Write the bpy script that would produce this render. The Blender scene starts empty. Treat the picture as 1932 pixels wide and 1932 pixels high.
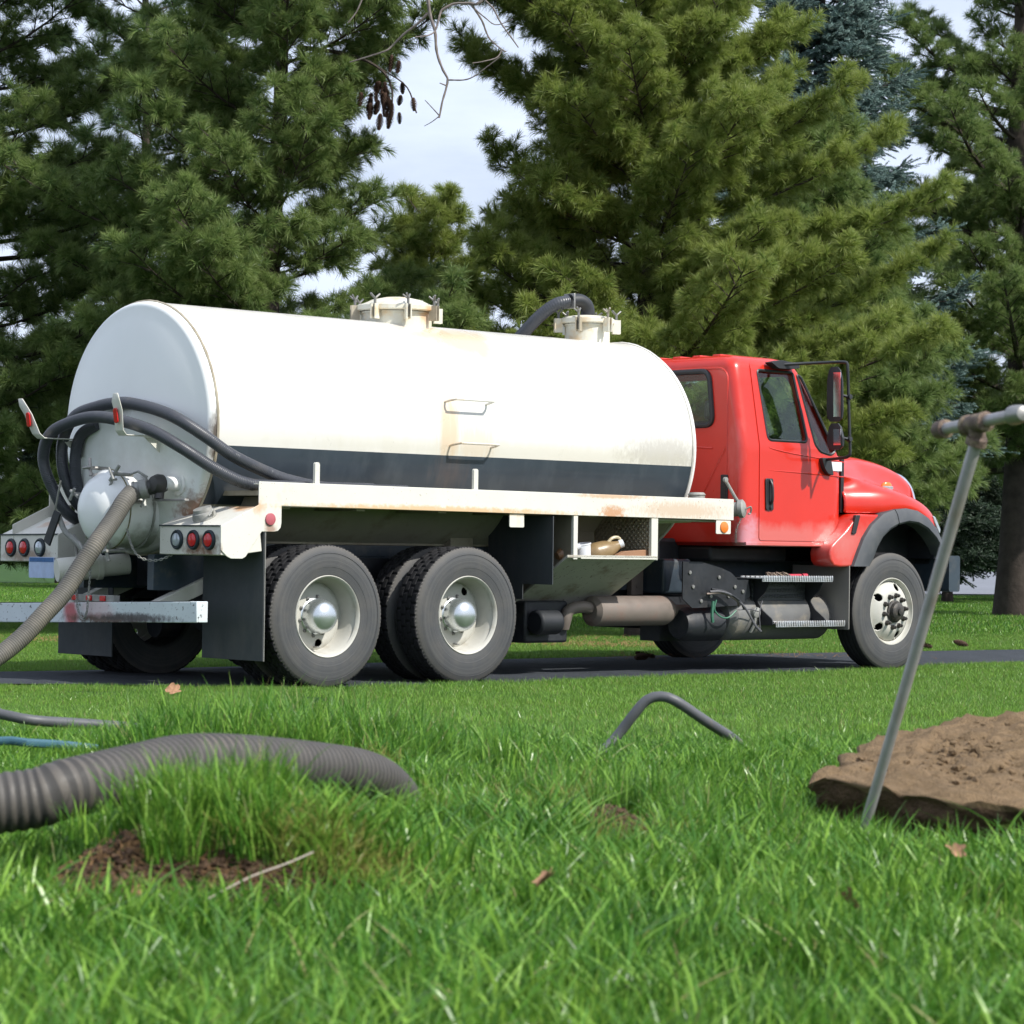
import bpy, bmesh, math, random
import numpy as np
from mathutils import Vector, Matrix, Euler
PI = math.pi
S = bpy.context.scene
C = S.collection
R = math.radians
random.seed(7)

# ---------------------------------------------------------------- camera
cam_d = bpy.data.cameras.new('camera')
cam = bpy.data.objects.new('camera', cam_d); C.objects.link(cam)
cam_d.sensor_width = 36.0
cam_d.lens = 36.0 * 5000 / 1932
cam_d.clip_start = 0.1
cam_d.clip_end = 3000
_p = math.atan((1036 - 966) / 5000); _ro = 0.0138
_fw = Vector((0, math.cos(_p), math.sin(_p))); _u = Vector((0, -math.sin(_p), math.cos(_p))); _r = Vector((1, 0, 0))
_right = _r * math.cos(_ro) + _u * math.sin(_ro); _up = _u * math.cos(_ro) - _r * math.sin(_ro)
m = Matrix((( _right.x, _up.x, -_fw.x), (_right.y, _up.y, -_fw.y), (_right.z, _up.z, -_fw.z)))
cam.matrix_world = Matrix.Translation((0, 0, 1.035)) @ m.to_4x4()
cam_d.dof.use_dof = True
cam_d.dof.focus_distance = 21.5
cam_d.dof.aperture_fstop = 15.0
S.camera = cam

# ---------------------------------------------------------------- sky and sun
TF = Vector((math.sin(R(47.2)), math.cos(R(47.2)), 0))     # truck forward
TR = Vector((TF.y, -TF.x, 0))                              # truck right
_az = R(16); _el = R(45)
SUN = (TF * math.sin(_az) + TR * math.cos(_az)) * math.cos(_el) + Vector((0, 0, math.sin(_el)))
sun_d = bpy.data.lights.new('sun', 'SUN'); sun = bpy.data.objects.new('sun', sun_d); C.objects.link(sun)
sun_d.energy = 4.8; sun_d.angle = R(0.55); sun_d.color = (1.0, 0.965, 0.90)
sun.rotation_euler = SUN.to_track_quat('Z', 'Y').to_euler()
sun.location = (10, -10, 20)
W = bpy.data.worlds.new('World'); S.world = W; W.use_nodes = True
nt = W.node_tree; nt.nodes.clear()
_o = nt.nodes.new('ShaderNodeOutputWorld'); _b = nt.nodes.new('ShaderNodeBackground')
sky = nt.nodes.new('ShaderNodeTexSky'); sky.sky_type = 'NISHITA'; sky.sun_disc = False
sky.sun_elevation = _el; sky.sun_rotation = math.atan2(SUN.x, SUN.y)
sky.dust_density = 2.0; sky.air_density = 1.0; sky.ozone_density = 1.0
tc = nt.nodes.new('ShaderNodeTexCoord'); mp = nt.nodes.new('ShaderNodeMapping'); mp.inputs['Scale'].default_value = (1, 1, 3.5)
nz = nt.nodes.new('ShaderNodeTexNoise'); nz.inputs['Scale'].default_value = 4.0; nz.inputs['Detail'].default_value = 8; nz.inputs['Roughness'].default_value = 0.55
cr = nt.nodes.new('ShaderNodeValToRGB'); cr.color_ramp.elements[0].position = 0.36; cr.color_ramp.elements[1].position = 0.66
cr.color_ramp.elements[0].color = (0.45, 0.45, 0.45, 1); cr.color_ramp.elements[1].color = (0.92, 0.92, 0.92, 1)
mx = nt.nodes.new('ShaderNodeMixRGB'); mx.inputs[2].default_value = (11.6, 12.9, 15.9, 1)   # thin high cloud
nt.links.new(tc.outputs['Generated'], mp.inputs[0]); nt.links.new(mp.outputs[0], nz.inputs['Vector'])
nt.links.new(nz.outputs['Fac'], cr.inputs[0]); nt.links.new(cr.outputs[0], mx.inputs[0])
nt.links.new(sky.outputs[0], mx.inputs[1]); nt.links.new(mx.outputs[0], _b.inputs[0]); _b.inputs[1].default_value = 0.082
nt.links.new(_b.outputs[0], _o.inputs[0])
S.view_settings.view_transform = 'Standard'; S.view_settings.look = 'None'; S.view_settings.gamma = 1
S.view_settings.exposure = 0.15
S.render.engine = 'CYCLES'
S.cycles.use_adaptive_sampling = True; S.cycles.adaptive_threshold = 0.02
S.cycles.max_bounces = 6; S.cycles.diffuse_bounces = 3; S.cycles.glossy_bounces = 3; S.cycles.transmission_bounces = 5; S.cycles.transparent_max_bounces = 12
S.cycles.caustics_reflective = False; S.cycles.caustics_refractive = False
S.cycles.use_denoising = True

# ---------------------------------------------------------------- helpers
def link(o, parent=None):
    C.objects.link(o)
    if parent is not None: o.parent = parent
    return o
def thing(name, label, cat, loc=(0, 0, 0), rz=0, group=None):
    o = bpy.data.objects.new(name, None); o.location = loc; o.rotation_euler = (0, 0, rz); o.empty_display_size = .2
    C.objects.link(o); o['label'] = label; o['category'] = cat
    if group: o['group'] = group
    return o
def tag(o, label, cat, group=None, kind=None):
    o['label'] = label; o['category'] = cat
    if group: o['group'] = group
    if kind: o['kind'] = kind
    return o
def mobj(name, bm, mat, parent=None, smooth=True, bevel=0, seg=2, angle=35, loc=None):
    me = bpy.data.meshes.new(name)
    bmesh.ops.recalc_face_normals(bm, faces=bm.faces[:]) if len(bm.faces) < 60000 else None
    bm.to_mesh(me); bm.free()
    for mm in (mat if isinstance(mat, (list, tuple)) else [mat]): me.materials.append(mm)
    if smooth:
        me.polygons.foreach_set('use_smooth', [True] * len(me.polygons))
        try: me.set_sharp_from_angle(angle=R(angle))
        except Exception: pass
    o = bpy.data.objects.new(name, me); link(o, parent)
    if loc is not None: o.location = loc
    if bevel:
        b = o.modifiers.new('bevel', 'BEVEL'); b.width = bevel; b.segments = seg; b.limit_method = 'ANGLE'; b.angle_limit = R(30)
    return o
def NB(): return bmesh.new()
def box(bm, x0, x1, y0, y1, z0, z1, tilt=0.0):
    vs = [bm.verts.new((x, y, z + tilt * y)) for x in (x0, x1) for y in (y0, y1) for z in (z0, z1)]
    for f in ((0, 1, 3, 2), (4, 6, 7, 5), (0, 4, 5, 1), (2, 3, 7, 6), (0, 2, 6, 4), (1, 5, 7, 3)):
        bm.faces.new([vs[i] for i in f])
    return vs
def prism(bm, poly, axis, a, b):
    """poly: 2-D points in the two other axes (x,z for axis y ; y,z for axis x ; x,y for axis z)"""
    def P(p, t):
        return {'y': (p[0], t, p[1]), 'x': (t, p[0], p[1]), 'z': (p[0], p[1], t)}[axis]
    v0 = [bm.verts.new(P(p, a)) for p in poly]; v1 = [bm.verts.new(P(p, b)) for p in poly]
    n = len(poly)
    bm.faces.new(v0); bm.faces.new(v1[::-1])
    for i in range(n): bm.faces.new((v0[i], v1[i], v1[(i + 1) % n], v0[(i + 1) % n]))
    return v0 + v1
def frames(pts):
    pts = [Vector(p) for p in pts]; n = len(pts); out = []
    t0 = (pts[1] - pts[0]).normalized()
    a = Vector((0, 0, 1)) if abs(t0.z) < .9 else Vector((1, 0, 0))
    u = t0.cross(a).normalized()
    for i in range(n):
        t = (pts[min(i + 1, n - 1)] - pts[max(i - 1, 0)]).normalized()
        u = (u - t * u.dot(t)).normalized(); out.append((pts[i], t, u, t.cross(u)))
    return out
def tube(bm, pts, rad, n=8, caps=True, closed=False):
    fr = frames(pts); rings = []
    for i, (p, t, u, v) in enumerate(fr):
        r = rad[i] if hasattr(rad, '__len__') else rad
        rings.append([bm.verts.new(p + (u * math.cos(2 * PI * k / n) + v * math.sin(2 * PI * k / n)) * r) for k in range(n)])
    for i in range(len(rings) - 1):
        for k in range(n): bm.faces.new((rings[i][k], rings[i][(k + 1) % n], rings[i + 1][(k + 1) % n], rings[i + 1][k]))
    if caps: bm.faces.new(rings[0][::-1]); bm.faces.new(rings[-1])
    return rings
def spline(pts, n):
    """Catmull-Rom through pts, n samples evenly spread by length"""
    P = [Vector(p) for p in pts]; P = [P[0] * 2 - P[1]] + P + [P[-1] * 2 - P[-2]]; out = []
    for i in range(1, len(P) - 2):
        for k in range(24):
            t = k / 24; a, b, c, d = P[i - 1], P[i], P[i + 1], P[i + 2]
            out.append(.5 * ((2 * b) + (c - a) * t + (2 * a - 5 * b + 4 * c - d) * t * t + (3 * b - a - 3 * c + d) * t ** 3))
    out.append(P[-2]); L = [0]
    for i in range(1, len(out)): L.append(L[-1] + (out[i] - out[i - 1]).length)
    res = []; j = 0
    for k in range(n):
        s = L[-1] * k / (n - 1)
        while j < len(L) - 2 and L[j + 1] < s: j += 1
        f = (s - L[j]) / max(1e-9, L[j + 1] - L[j]); res.append(out[j].lerp(out[j + 1], min(1, max(0, f))))
    return res, L[-1]
def ribbed(bm, pts, rad, pitch, depth, n=16, duty=.5, per=4):
    q, L = spline(pts, 40); cnt = int(L / pitch * per) + 1
    q, L = spline(pts, cnt)
    pr = [0, 1, 1, .35][:per] if per == 4 else [0, 1]
    rf = rad if hasattr(rad, '__len__') else (rad, rad)
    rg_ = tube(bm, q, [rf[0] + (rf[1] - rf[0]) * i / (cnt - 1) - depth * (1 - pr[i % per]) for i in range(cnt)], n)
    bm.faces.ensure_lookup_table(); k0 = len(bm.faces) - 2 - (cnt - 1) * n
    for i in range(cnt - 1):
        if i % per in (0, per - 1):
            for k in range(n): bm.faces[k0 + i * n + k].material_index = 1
def lathe(bm, prof, o, ax, n=32, a0=0, a1=2 * PI, closed_prof=False):
    """prof: (radius, height along ax). o: origin"""
    o = Vector(o); ax = Vector(ax).normalized()
    u = ax.cross(Vector((0, 0, 1)) if abs(ax.z) < .9 else Vector((1, 0, 0))).normalized(); v = ax.cross(u)
    full = abs(a1 - a0 - 2 * PI) < 1e-6; m_ = n if full else n + 1; rows = []
    for r, h in prof:
        if r < 1e-6: rows.append([bm.verts.new(o + ax * h)])
        else:
            rows.append([bm.verts.new(o + ax * h + (u * math.cos(a0 + (a1 - a0) * k / n) + v * math.sin(a0 + (a1 - a0) * k / n)) * r) for k in range(m_)])
    pairs = list(zip(rows, rows[1:])) + ([(rows[-1], rows[0])] if closed_prof else [])
    for A, B in pairs:
        for k in range(n):
            a, b = (k, (k + 1) % m_)
            if len(A) == 1 and len(B) == 1: continue
            if len(A) == 1: bm.faces.new((A[0], B[b], B[a]))
            elif len(B) == 1: bm.faces.new((A[a], A[b], B[0]))
            else: bm.faces.new((A[a], A[b], B[b], B[a]))
    return rows
def rounded(poly, r, n=4):
    out = []; m_ = len(poly)
    for i in range(m_):
        p = Vector(poly[i]); a = Vector(poly[i - 1]); b = Vector(poly[(i + 1) % m_])
        ri = r[i] if hasattr(r, '__len__') else r
        ri = min(ri, (a - p).length * .45, (b - p).length * .45)
        s = p + (a - p).normalized() * ri; e = p + (b - p).normalized() * ri
        if ri < 1e-5: out.append(tuple(p)); continue
        for k in range(n + 1):
            t = k / n; out.append(tuple(s * (1 - t) ** 2 + p * 2 * t * (1 - t) + e * t * t))
    return out
def rbox(bm, x0, x1, y0, y1, z0, z1): return box(bm, x0, x1, y0, y1, z0, z1)

# ---------------------------------------------------------------- materials
def newmat(name):
    mt = bpy.data.materials.new(name); mt.use_nodes = True; n = mt.node_tree
    return mt, n, n.nodes['Principled BSDF']
def _noise(n, scale, detail=4, rough=.55, vec=None, w=None):
    t = n.nodes.new('ShaderNodeTexNoise'); t.inputs['Scale'].default_value = scale; t.inputs['Detail'].default_value = detail; t.inputs['Roughness'].default_value = rough
    if vec is not None: n.links.new(vec, t.inputs['Vector'])
    return t
def _ramp(n, src, a, b, inv=False):
    r = n.nodes.new('ShaderNodeMapRange'); r.inputs[1].default_value = a; r.inputs[2].default_value = b
    if inv: r.inputs[3].default_value = 1; r.inputs[4].default_value = 0
    n.links.new(src, r.inputs[0]); return r.outputs[0]
def _mix(n, fac, c1, c2):
    x = n.nodes.new('ShaderNodeMixRGB')
    if isinstance(fac, (int, float)): x.inputs[0].default_value = fac
    else: n.links.new(fac, x.inputs[0])
    for i, c in ((1, c1), (2, c2)):
        if isinstance(c, tuple): x.inputs[i].default_value = (*c[:3], 1)
        else: n.links.new(c, x.inputs[i])
    return x.outputs[0]
def _math(n, op, a, b=None, clamp=False):
    x = n.nodes.new('ShaderNodeMath'); x.operation = op; x.use_clamp = clamp
    for i, c in enumerate((a, b)):
        if c is None: continue
        if isinstance(c, (int, float)): x.inputs[i].default_value = c
        else: n.links.new(c, x.inputs[i])
    return x.outputs[0]
def _coord(n, scale=(1, 1, 1), which='Object'):
    t = n.nodes.new('ShaderNodeTexCoord'); mp = n.nodes.new('ShaderNodeMapping'); mp.inputs['Scale'].default_value = scale
    n.links.new(t.outputs[which], mp.inputs[0]); return mp.outputs[0]
def mat(name, col, rough=.5, metal=0, var=.12, vscale=3, bump=0, bscale=60, dirt=None, coat=0, spec=.5, regions=(), stretch=(1, 1, 1), specks=None):
    """dirt=(colour, threshold lo, hi, scale); regions=[(centre, radii, colour, strength, noise scale, stretch)]; specks=(colour, scale, amount)"""
    mt, n, p = newmat(name); co = _coord(n)
    base = _mix(n, _ramp(n, _noise(n, vscale, 5, .6, co).outputs['Fac'], .3, .7), tuple(c * (1 - var) for c in col), tuple(min(1, c * (1 + var)) for c in col))
    rg = None
    if dirt:
        f = _ramp(n, _noise(n, dirt[3], 8, .65, _coord(n, stretch)).outputs['Fac'], dirt[1], dirt[2]); base = _mix(n, f, base, dirt[0])
    if specks:
        f = _ramp(n, _noise(n, specks[1], 3, .7, co).outputs['Fac'], .74 - specks[2], .78 - specks[2]); base = _mix(n, f, base, specks[0])
    for cen, rad, c, st, ns, strch in regions:
        tcx = n.nodes.new('ShaderNodeTexCoord'); s = n.nodes.new('ShaderNodeVectorMath'); s.operation = 'SUBTRACT'; s.inputs[1].default_value = cen
        n.links.new(tcx.outputs['Object'], s.inputs[0]); d = n.nodes.new('ShaderNodeVectorMath'); d.operation = 'DIVIDE'; d.inputs[1].default_value = rad
        n.links.new(s.outputs[0], d.inputs[0]); l = n.nodes.new('ShaderNodeVectorMath'); l.operation = 'LENGTH'; n.links.new(d.outputs[0], l.inputs[0])
        fall = _ramp(n, l.outputs['Value'], .2, 1.0, True)
        nz_ = _noise(n, ns, 7, .65, _coord(n, strch)).outputs['Fac']
        f = _math(n, 'MULTIPLY', _ramp(n, _math(n, 'ADD', _math(n, 'MULTIPLY', fall, .55), nz_), .62, .95), st, True)
        f = _math(n, 'MULTIPLY', f, _ramp(n, fall, 0, .25), True)
        base = _mix(n, f, base, c)
    n.links.new(base, p.inputs['Base Color'])
    p.inputs['Metallic'].default_value = metal; p.inputs['Specular IOR Level'].default_value = spec
    rn = _ramp(n, _noise(n, vscale * 4, 4, .6, co).outputs['Fac'], .2, .8)
    mr = n.nodes.new('ShaderNodeMapRange'); mr.inputs[3].default_value = max(.02, rough * .8); mr.inputs[4].default_value = min(1, rough * 1.25); n.links.new(rn, mr.inputs[0]); n.links.new(mr.outputs[0], p.inputs['Roughness'])
    if coat: p.inputs['Coat Weight'].default_value = coat; p.inputs['Coat Roughness'].default_value = .08
    if bump:
        b = n.nodes.new('ShaderNodeBump'); b.inputs['Strength'].default_value = bump; b.inputs['Distance'].default_value = .01
        n.links.new(_noise(n, bscale, 5, .6, co).outputs['Fac'], b.inputs['Height']); n.links.new(b.outputs[0], p.inputs['Normal'])
    return mt
RUST = (.22, .085, .03); RUSTL = (.62, .36, .13); GRIME = (.16, .13, .09)
M = {}
M['tank'] = mat('tank_white', (.68, .665, .615), .28, var=.02, vscale=.8, bump=.02, bscale=2.5, coat=.2, regions=[
    ((1.95, .75, 2.75), (.75, .6, .45), RUSTL, .55, 3, (1, .5, .5)),
    ((1.46, .35, 1.95), (.16, .3, .5), RUSTL, .5, 9, (3, 1, .25)),
    ((1.75, .35, 1.85), (.3, .3, .25), RUSTL, .25, 12, (3, 1, .2)),
    ((3.9, .4, 1.85), (.8, .5, .22), GRIME, .35, 40, (1, 1, .5)),
    ((2.2, .4, 1.8), (3.2, .4, .12), (.5, .47, .36), .3, 6, (1, 1, .4))])
M['head'] = mat('tank_head_white', (.84, .85, .83), .32, var=.03, vscale=1.2, bump=.02, bscale=3, coat=.15, regions=[
    ((-.75, .55, 1.2), (.3, .35, .35), RUST, .9, 14, (1, 1, 1)),
    ((-.76, .35, 1.75), (.10, .09, .42), (.07, .05, .035), .95, 10, (1, 1, .6)),
    ((-.95, 1.3, 2.05), (.3, .3, .09), GRIME, .5, 10, (1, 1, .5)),
    ((-.9, 1.2, 1.5), (.3, .9, .5), (.42, .40, .33), .35, 4, (1, 1, 1)),
    ((-.9, 1.2, 1.0), (.4, .9, .3), GRIME, .6, 6, (1, 1, 1))])
M['stripe'] = mat('stripe_charcoal', (.035, .047, .062), .38, var=.15, vscale=2, coat=.1, regions=[((1.5, .3, 1.6), (.3, .3, .25), (.12, .09, .08), .4, 8, (3, 1, .3))], dirt=((.07, .085, .1), .5, .9, 6), stretch=(1, 1, .3))
M['bed'] = mat('bed_cream', (.66, .645, .575), .5, var=.04, vscale=2, bump=.03, bscale=20, dirt=((.52, .46, .34), .6, .85, 3), regions=[
    ((1.0, 0, 1.32), (2.2, .2, .05), RUSTL, .7, 22, (1, 1, 1)), ((2.9, 0, 1.34), (.22, .1, .08), (.5, .2, .05), .75, 34, (1, 1, 1)),
    ((3.7, 0, 1.37), (.8, .2, .11), (.5, .24, .07), .42, 40, (1.5, 1, .8)), ((2.9, 0, 1.47), (.6, .2, .03), (.55, .28, .1), .6, 26, (1, 1, 1)),
    ((-.66, .15, 1.3), (.12, .3, .12), (.6, .28, .08), .8, 6, (1, 1, 1)), ((-.55, 0, 1.16), (.08, .08, .08), RUST, .7, 14, (1, 1, .5)),
    ((-1.0, .22, 1.02), (.06, .35, .14), (.16, .07, .03), .95, 16, (1, 1, 1)), ((-1.0, 2.5, .93), (.06, .5, .09), (.2, .09, .04), .7, 16, (1, 1, 1)), ((-.9, 2.4, 1.2), (.25, .35, .07), (.45, .2, .07), .7, 8, (1, 1, 1))], specks=((.16, .08, .04), 55, .06))
M['bumper'] = mat('bumper_chipped_white', (.62, .68, .70), .45, var=.06, vscale=3, dirt=((.05, .045, .045), .60, .64, 30), regions=[
    ((-1.1, 1.7, .5), (.1, .14, .16), (.45, .06, .07), .9, 4, (1, 1, 1)), ((-1.1, 1.25, .48), (.1, .8, .06), (.10, .05, .03), .95, 18, (1, 1, 1)), ((-1.1, .9, .5), (.1, .8, .05), (.05, .04, .04), .9, 22, (1, 1, 1)), ((-1.1, 1.35, .56), (.1, .3, .1), (.62, .42, .42), .6, 5, (1, 1, 1))])
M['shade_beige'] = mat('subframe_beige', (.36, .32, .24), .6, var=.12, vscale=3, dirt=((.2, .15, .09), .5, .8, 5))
M['red'] = mat('cab_red_paint', (.60, .022, .009), .32, var=.04, vscale=1.5, coat=.45, regions=[
    ((5.2, .2, 1.15), (1.1, .4, .2), (.58, .22, .2), .5, 4, (1, 1, .5)), ((4.75, .2, 1.2), (.2, .2, .25), (.6, .3, .36), .7, 8, (1, 1, 1)), ((5.9, .1, 1.1), (.45, .3, .35), (.6, .20, .18), .5, 5, (1, 1, 1)), ((4.7, .3, 1.9), (.1, .12, .5), (.66, .16, .15), .4, 8, (1, 1, .4))])
M['black'] = mat('black_plastic', (.022, .024, .027), .45, var=.2)
M['dark'] = mat('chassis_black', (.014, .016, .02), .55, var=.35, vscale=6, dirt=((.05, .045, .04), .55, .8, 5))
M['dkblue'] = mat('frame_dark_blue', (.035, .05, .066), .4, var=.25, vscale=4, dirt=((.13, .12, .10), .55, .85, 5))
M['flare'] = mat('flare_grey_plastic', (.06, .066, .074), .55, var=.12, vscale=4, dirt=((.12, .12, .115), .5, .9, 4))
M['rubber'] = mat('tyre_rubber', (.052, .052, .053), .72, var=.2, vscale=5, bump=.05, bscale=30, dirt=((.125, .118, .105), .42, .75, 3.5), spec=.35)
M['rubberdark'] = mat('tread_rubber', (.02, .02, .022), .8, var=.3, vscale=6, spec=.3)
M['mflap'] = mat('mud_flap_rubber', (.045, .052, .058), .65, var=.12, vscale=3, dirt=((.10, .095, .085), .5, .85, 3), stretch=(1, 1, .3))
M['rim'] = mat('rim_cream', (.50, .49, .44), .6, var=.05, vscale=5, dirt=((.34, .30, .23), .55, .85, 6), specks=((.12, .07, .04), 50, .02))
M['hub'] = mat('hub_cap_alloy', (.62, .66, .68), .28, metal=.85, var=.06)
M['belly'] = mat('tank_belly_shaded_grimy_cream', (.40, .37, .29), .6, var=.12, vscale=2, dirt=((.2, .16, .11), .5, .8, 4))  # grimy cream, with the shade under the tank put into its colour
M['steel'] = mat('worn_steel', (.32, .31, .29), .42, metal=.7, var=.2, vscale=10)
M['alu'] = mat('step_aluminium', (.5, .52, .54), .42, metal=.6, var=.15, vscale=8, bump=.3, bscale=70, dirt=((.42, .36, .28), .5, .8, 6))
M['castgrey'] = mat('cast_grey', (.30, .30, .28), .6, metal=.2, var=.2, vscale=20, bump=.1)
M['muffler'] = mat('muffler_dull', (.21, .175, .15), .6, metal=.3, var=.15, vscale=4, dirt=((.22, .13, .10), .5, .75, 4))
M['dirtytank'] = mat('air_tank_grey', (.17, .17, .165), .5, metal=.2, var=.15, dirt=((.34, .30, .23), .5, .75, 4))
M['guard'] = mat('guard_grey', (.26, .25, .23), .5, metal=.2, var=.12, dirt=((.22, .21, .19), .5, .8, 3))
M['guarddark'] = mat('hub_dark_grease', (.05, .047, .043), .5, metal=.3, var=.3, vscale=20, dirt=((.16, .13, .10), .5, .8, 20))
M['ltred'] = mat('lamp_red', (.55, .012, .015), .2, var=.15, vscale=60, coat=.5)
M['ltfade'] = mat('reflector_faded_red', (.42, .10, .12), .4, var=.12, vscale=30)
M['ltclear'] = mat('lamp_clear', (.45, .50, .54), .18, metal=.35, var=.15, vscale=40, coat=.5)
M['amber'] = mat('lamp_amber', (.80, .20, .03), .3, var=.08, coat=.3)
M['navy'] = mat('grommet_navy', (.012, .022, .03), .5)
M['chrome'] = mat('chrome', (.75, .76, .78), .12, metal=1, var=.03)
M['hose'] = mat('hose_charcoal', (.052, .056, .066), .38, var=.12, vscale=3, dirt=((.12, .11, .10), .55, .9, 5))
M['hosegrey'] = mat('hose_dirty_grey', (.125, .118, .102), .62, var=.18, vscale=8, dirt=((.23, .20, .155), .45, .8, 5), bump=.05)
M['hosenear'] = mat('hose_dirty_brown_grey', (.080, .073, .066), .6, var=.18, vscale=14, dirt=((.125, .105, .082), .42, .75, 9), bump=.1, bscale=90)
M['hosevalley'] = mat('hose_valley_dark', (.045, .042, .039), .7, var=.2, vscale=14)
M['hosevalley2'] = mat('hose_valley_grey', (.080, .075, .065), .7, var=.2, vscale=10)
M['hosethin'] = mat('rubber_hose_grey', (.085, .088, .095), .5, var=.12, vscale=12, dirt=((.20, .15, .10), .62, .8, 16))
M['hoseblue'] = mat('blue_hose', (.045, .12, .16), .5, var=.1)
M['galv'] = mat('galvanised_pipe', (.36, .345, .345), .38, metal=0.35, spec=.5, var=.12, vscale=20, dirt=((.26, .20, .14), .50, .8, 14), stretch=(1, 1, .3))
M['hatchm'] = mat('hatch_cream_stained', (.68, .66, .56), .45, var=.06, vscale=6, dirt=((.62, .40, .15), .5, .78, 5), regions=[((1.85, .95, 2.9), (.25, .2, .12), (.55, .26, .06), .7, 9, (1, 1, .5))])
M['traym'] = mat('tray_beige_dirty', (.47, .45, .39), .6, var=.12, vscale=3, dirt=((.20, .14, .09), .52, .74, 5), specks=((.10, .06, .04), 30, .1))
M['iron'] = mat('rusty_fitting', (.14, .10, .08), .65, metal=.4, var=.25, vscale=60, dirt=((.34, .27, .17), .5, .72, 40), bump=.4, bscale=200)
M['white'] = mat('white_plastic', (.72, .74, .78), .4, var=.04)
M['tan'] = mat('tan_plastic', (.26, .18, .09), .35, var=.08, vscale=12)
M['cream'] = mat('cream_plastic', (.5, .42, .28), .4, var=.06)
M['card'] = mat('cardboard', (.30, .16, .09), .8, var=.15)
M['green_wire'] = mat('green_cable', (.045, .16, .10), .5)
M['grey_wire'] = mat('grey_cable', (.10, .10, .11), .5)
M['asphalt'] = mat('asphalt', (.040, .046, .055), .8, var=.18, vscale=2, bump=.5, bscale=160, specks=((.14, .14, .14), 300, .08), dirt=((.07, .066, .06), .6, .9, 1.2), spec=.3)
M['road'] = mat('pale_road', (.17, .18, .205), .85, var=.08, vscale=.1)
M['kerb'] = mat('kerb_concrete', (.5, .49, .45), .9, var=.05, vscale=.5)
M['soil'] = mat('dry_soil', (.225, .155, .088), .95, var=.34, vscale=22, bump=1.0, bscale=190, dirt=((.085, .055, .034), .58, .74, 22), spec=.15, specks=((.42, .29, .19), 160, .03))
M['soildark'] = mat('damp_soil', (.105, .066, .042), .95, var=.35, vscale=30, bump=.9, bscale=140, spec=.15)  # darker soil tone for the slab sides and loose crumbs
M['bark'] = mat('pine_bark', (.065, .052, .044), .9, var=.3, vscale=6, bump=.8, bscale=18, spec=.2)
M['twigbark'] = mat('grey_bark', (.20, .17, .155), .85, var=.25, vscale=14, bump=.3, bscale=60, spec=.2)
M['cone'] = mat('pine_cone_brown', (.075, .045, .032), .8, var=.4, vscale=80, spec=.2)
M['deadleaf'] = mat('dead_leaf', (.30, .17, .10), .8, var=.3, vscale=60, spec=.2)
M['straw'] = mat('pine_straw', (.22, .13, .065), .9, var=.3, vscale=20, spec=.1)
M['stick'] = mat('pale_stick', (.42, .36, .30), .8, var=.1)
M['reddish'] = mat('rag_red', (.5, .03, .06), .6)
# perforated / diamond plate
def diamond(name, c):
    mt, n, p = newmat(name); co = _coord(n, (1, 1, 1))
    rot = n.nodes.new('ShaderNodeMapping'); rot.inputs['Rotation'].default_value = (R(45), 0, 0); n.links.new(co, rot.inputs[0])
    v = n.nodes.new('ShaderNodeTexVoronoi'); v.inputs['Scale'].default_value = 28; v.inputs['Randomness'].default_value = 0; n.links.new(rot.outputs[0], v.inputs['Vector'])
    f = _ramp(n, v.outputs['Distance'], .25, .5)
    b = n.nodes.new('ShaderNodeBump'); b.inputs['Strength'].default_value = .9; b.inputs['Distance'].default_value = .008; b.invert = True
    n.links.new(f, b.inputs['Height']); n.links.new(b.outputs[0], p.inputs['Normal'])
    n.links.new(_mix(n, _noise(n, 9, 5, .6, co).outputs['Fac'], tuple(x * .6 for x in c), c), p.inputs['Base Color']); p.inputs['Roughness'].default_value = .4; p.inputs['Metallic'].default_value = .4
    return mt
M['diamond'] = diamond('diamond_plate', (.42, .38, .29))
M['diamondk'] = diamond('dimpled_dark_plate', (.05, .055, .06))
def glassm(name, tint, tr):
    mt, n, p = newmat(name); n.nodes.remove(p); o = n.nodes['Material Output']
    g = n.nodes.new('ShaderNodeBsdfGlossy'); g.inputs['Roughness'].default_value = .02
    t = n.nodes.new('ShaderNodeBsdfTransparent'); t.inputs[0].default_value = (*tint, 1)
    lw = n.nodes.new('ShaderNodeLayerWeight'); lw.inputs[0].default_value = .5; fz = _math(n, 'MULTIPLY', _math(n, 'POWER', lw.outputs['Facing'], 4.0), .9)
    x = n.nodes.new('ShaderNodeMixShader'); n.links.new(_math(n, 'ADD', fz, tr, True), x.inputs[0]); n.links.new(t.outputs[0], x.inputs[1]); n.links.new(g.outputs[0], x.inputs[2]); n.links.new(x.outputs[0], o.inputs[0])
    return mt
M['glass'] = glassm('cab_glass', (.84, .93, .88), .05)
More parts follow.
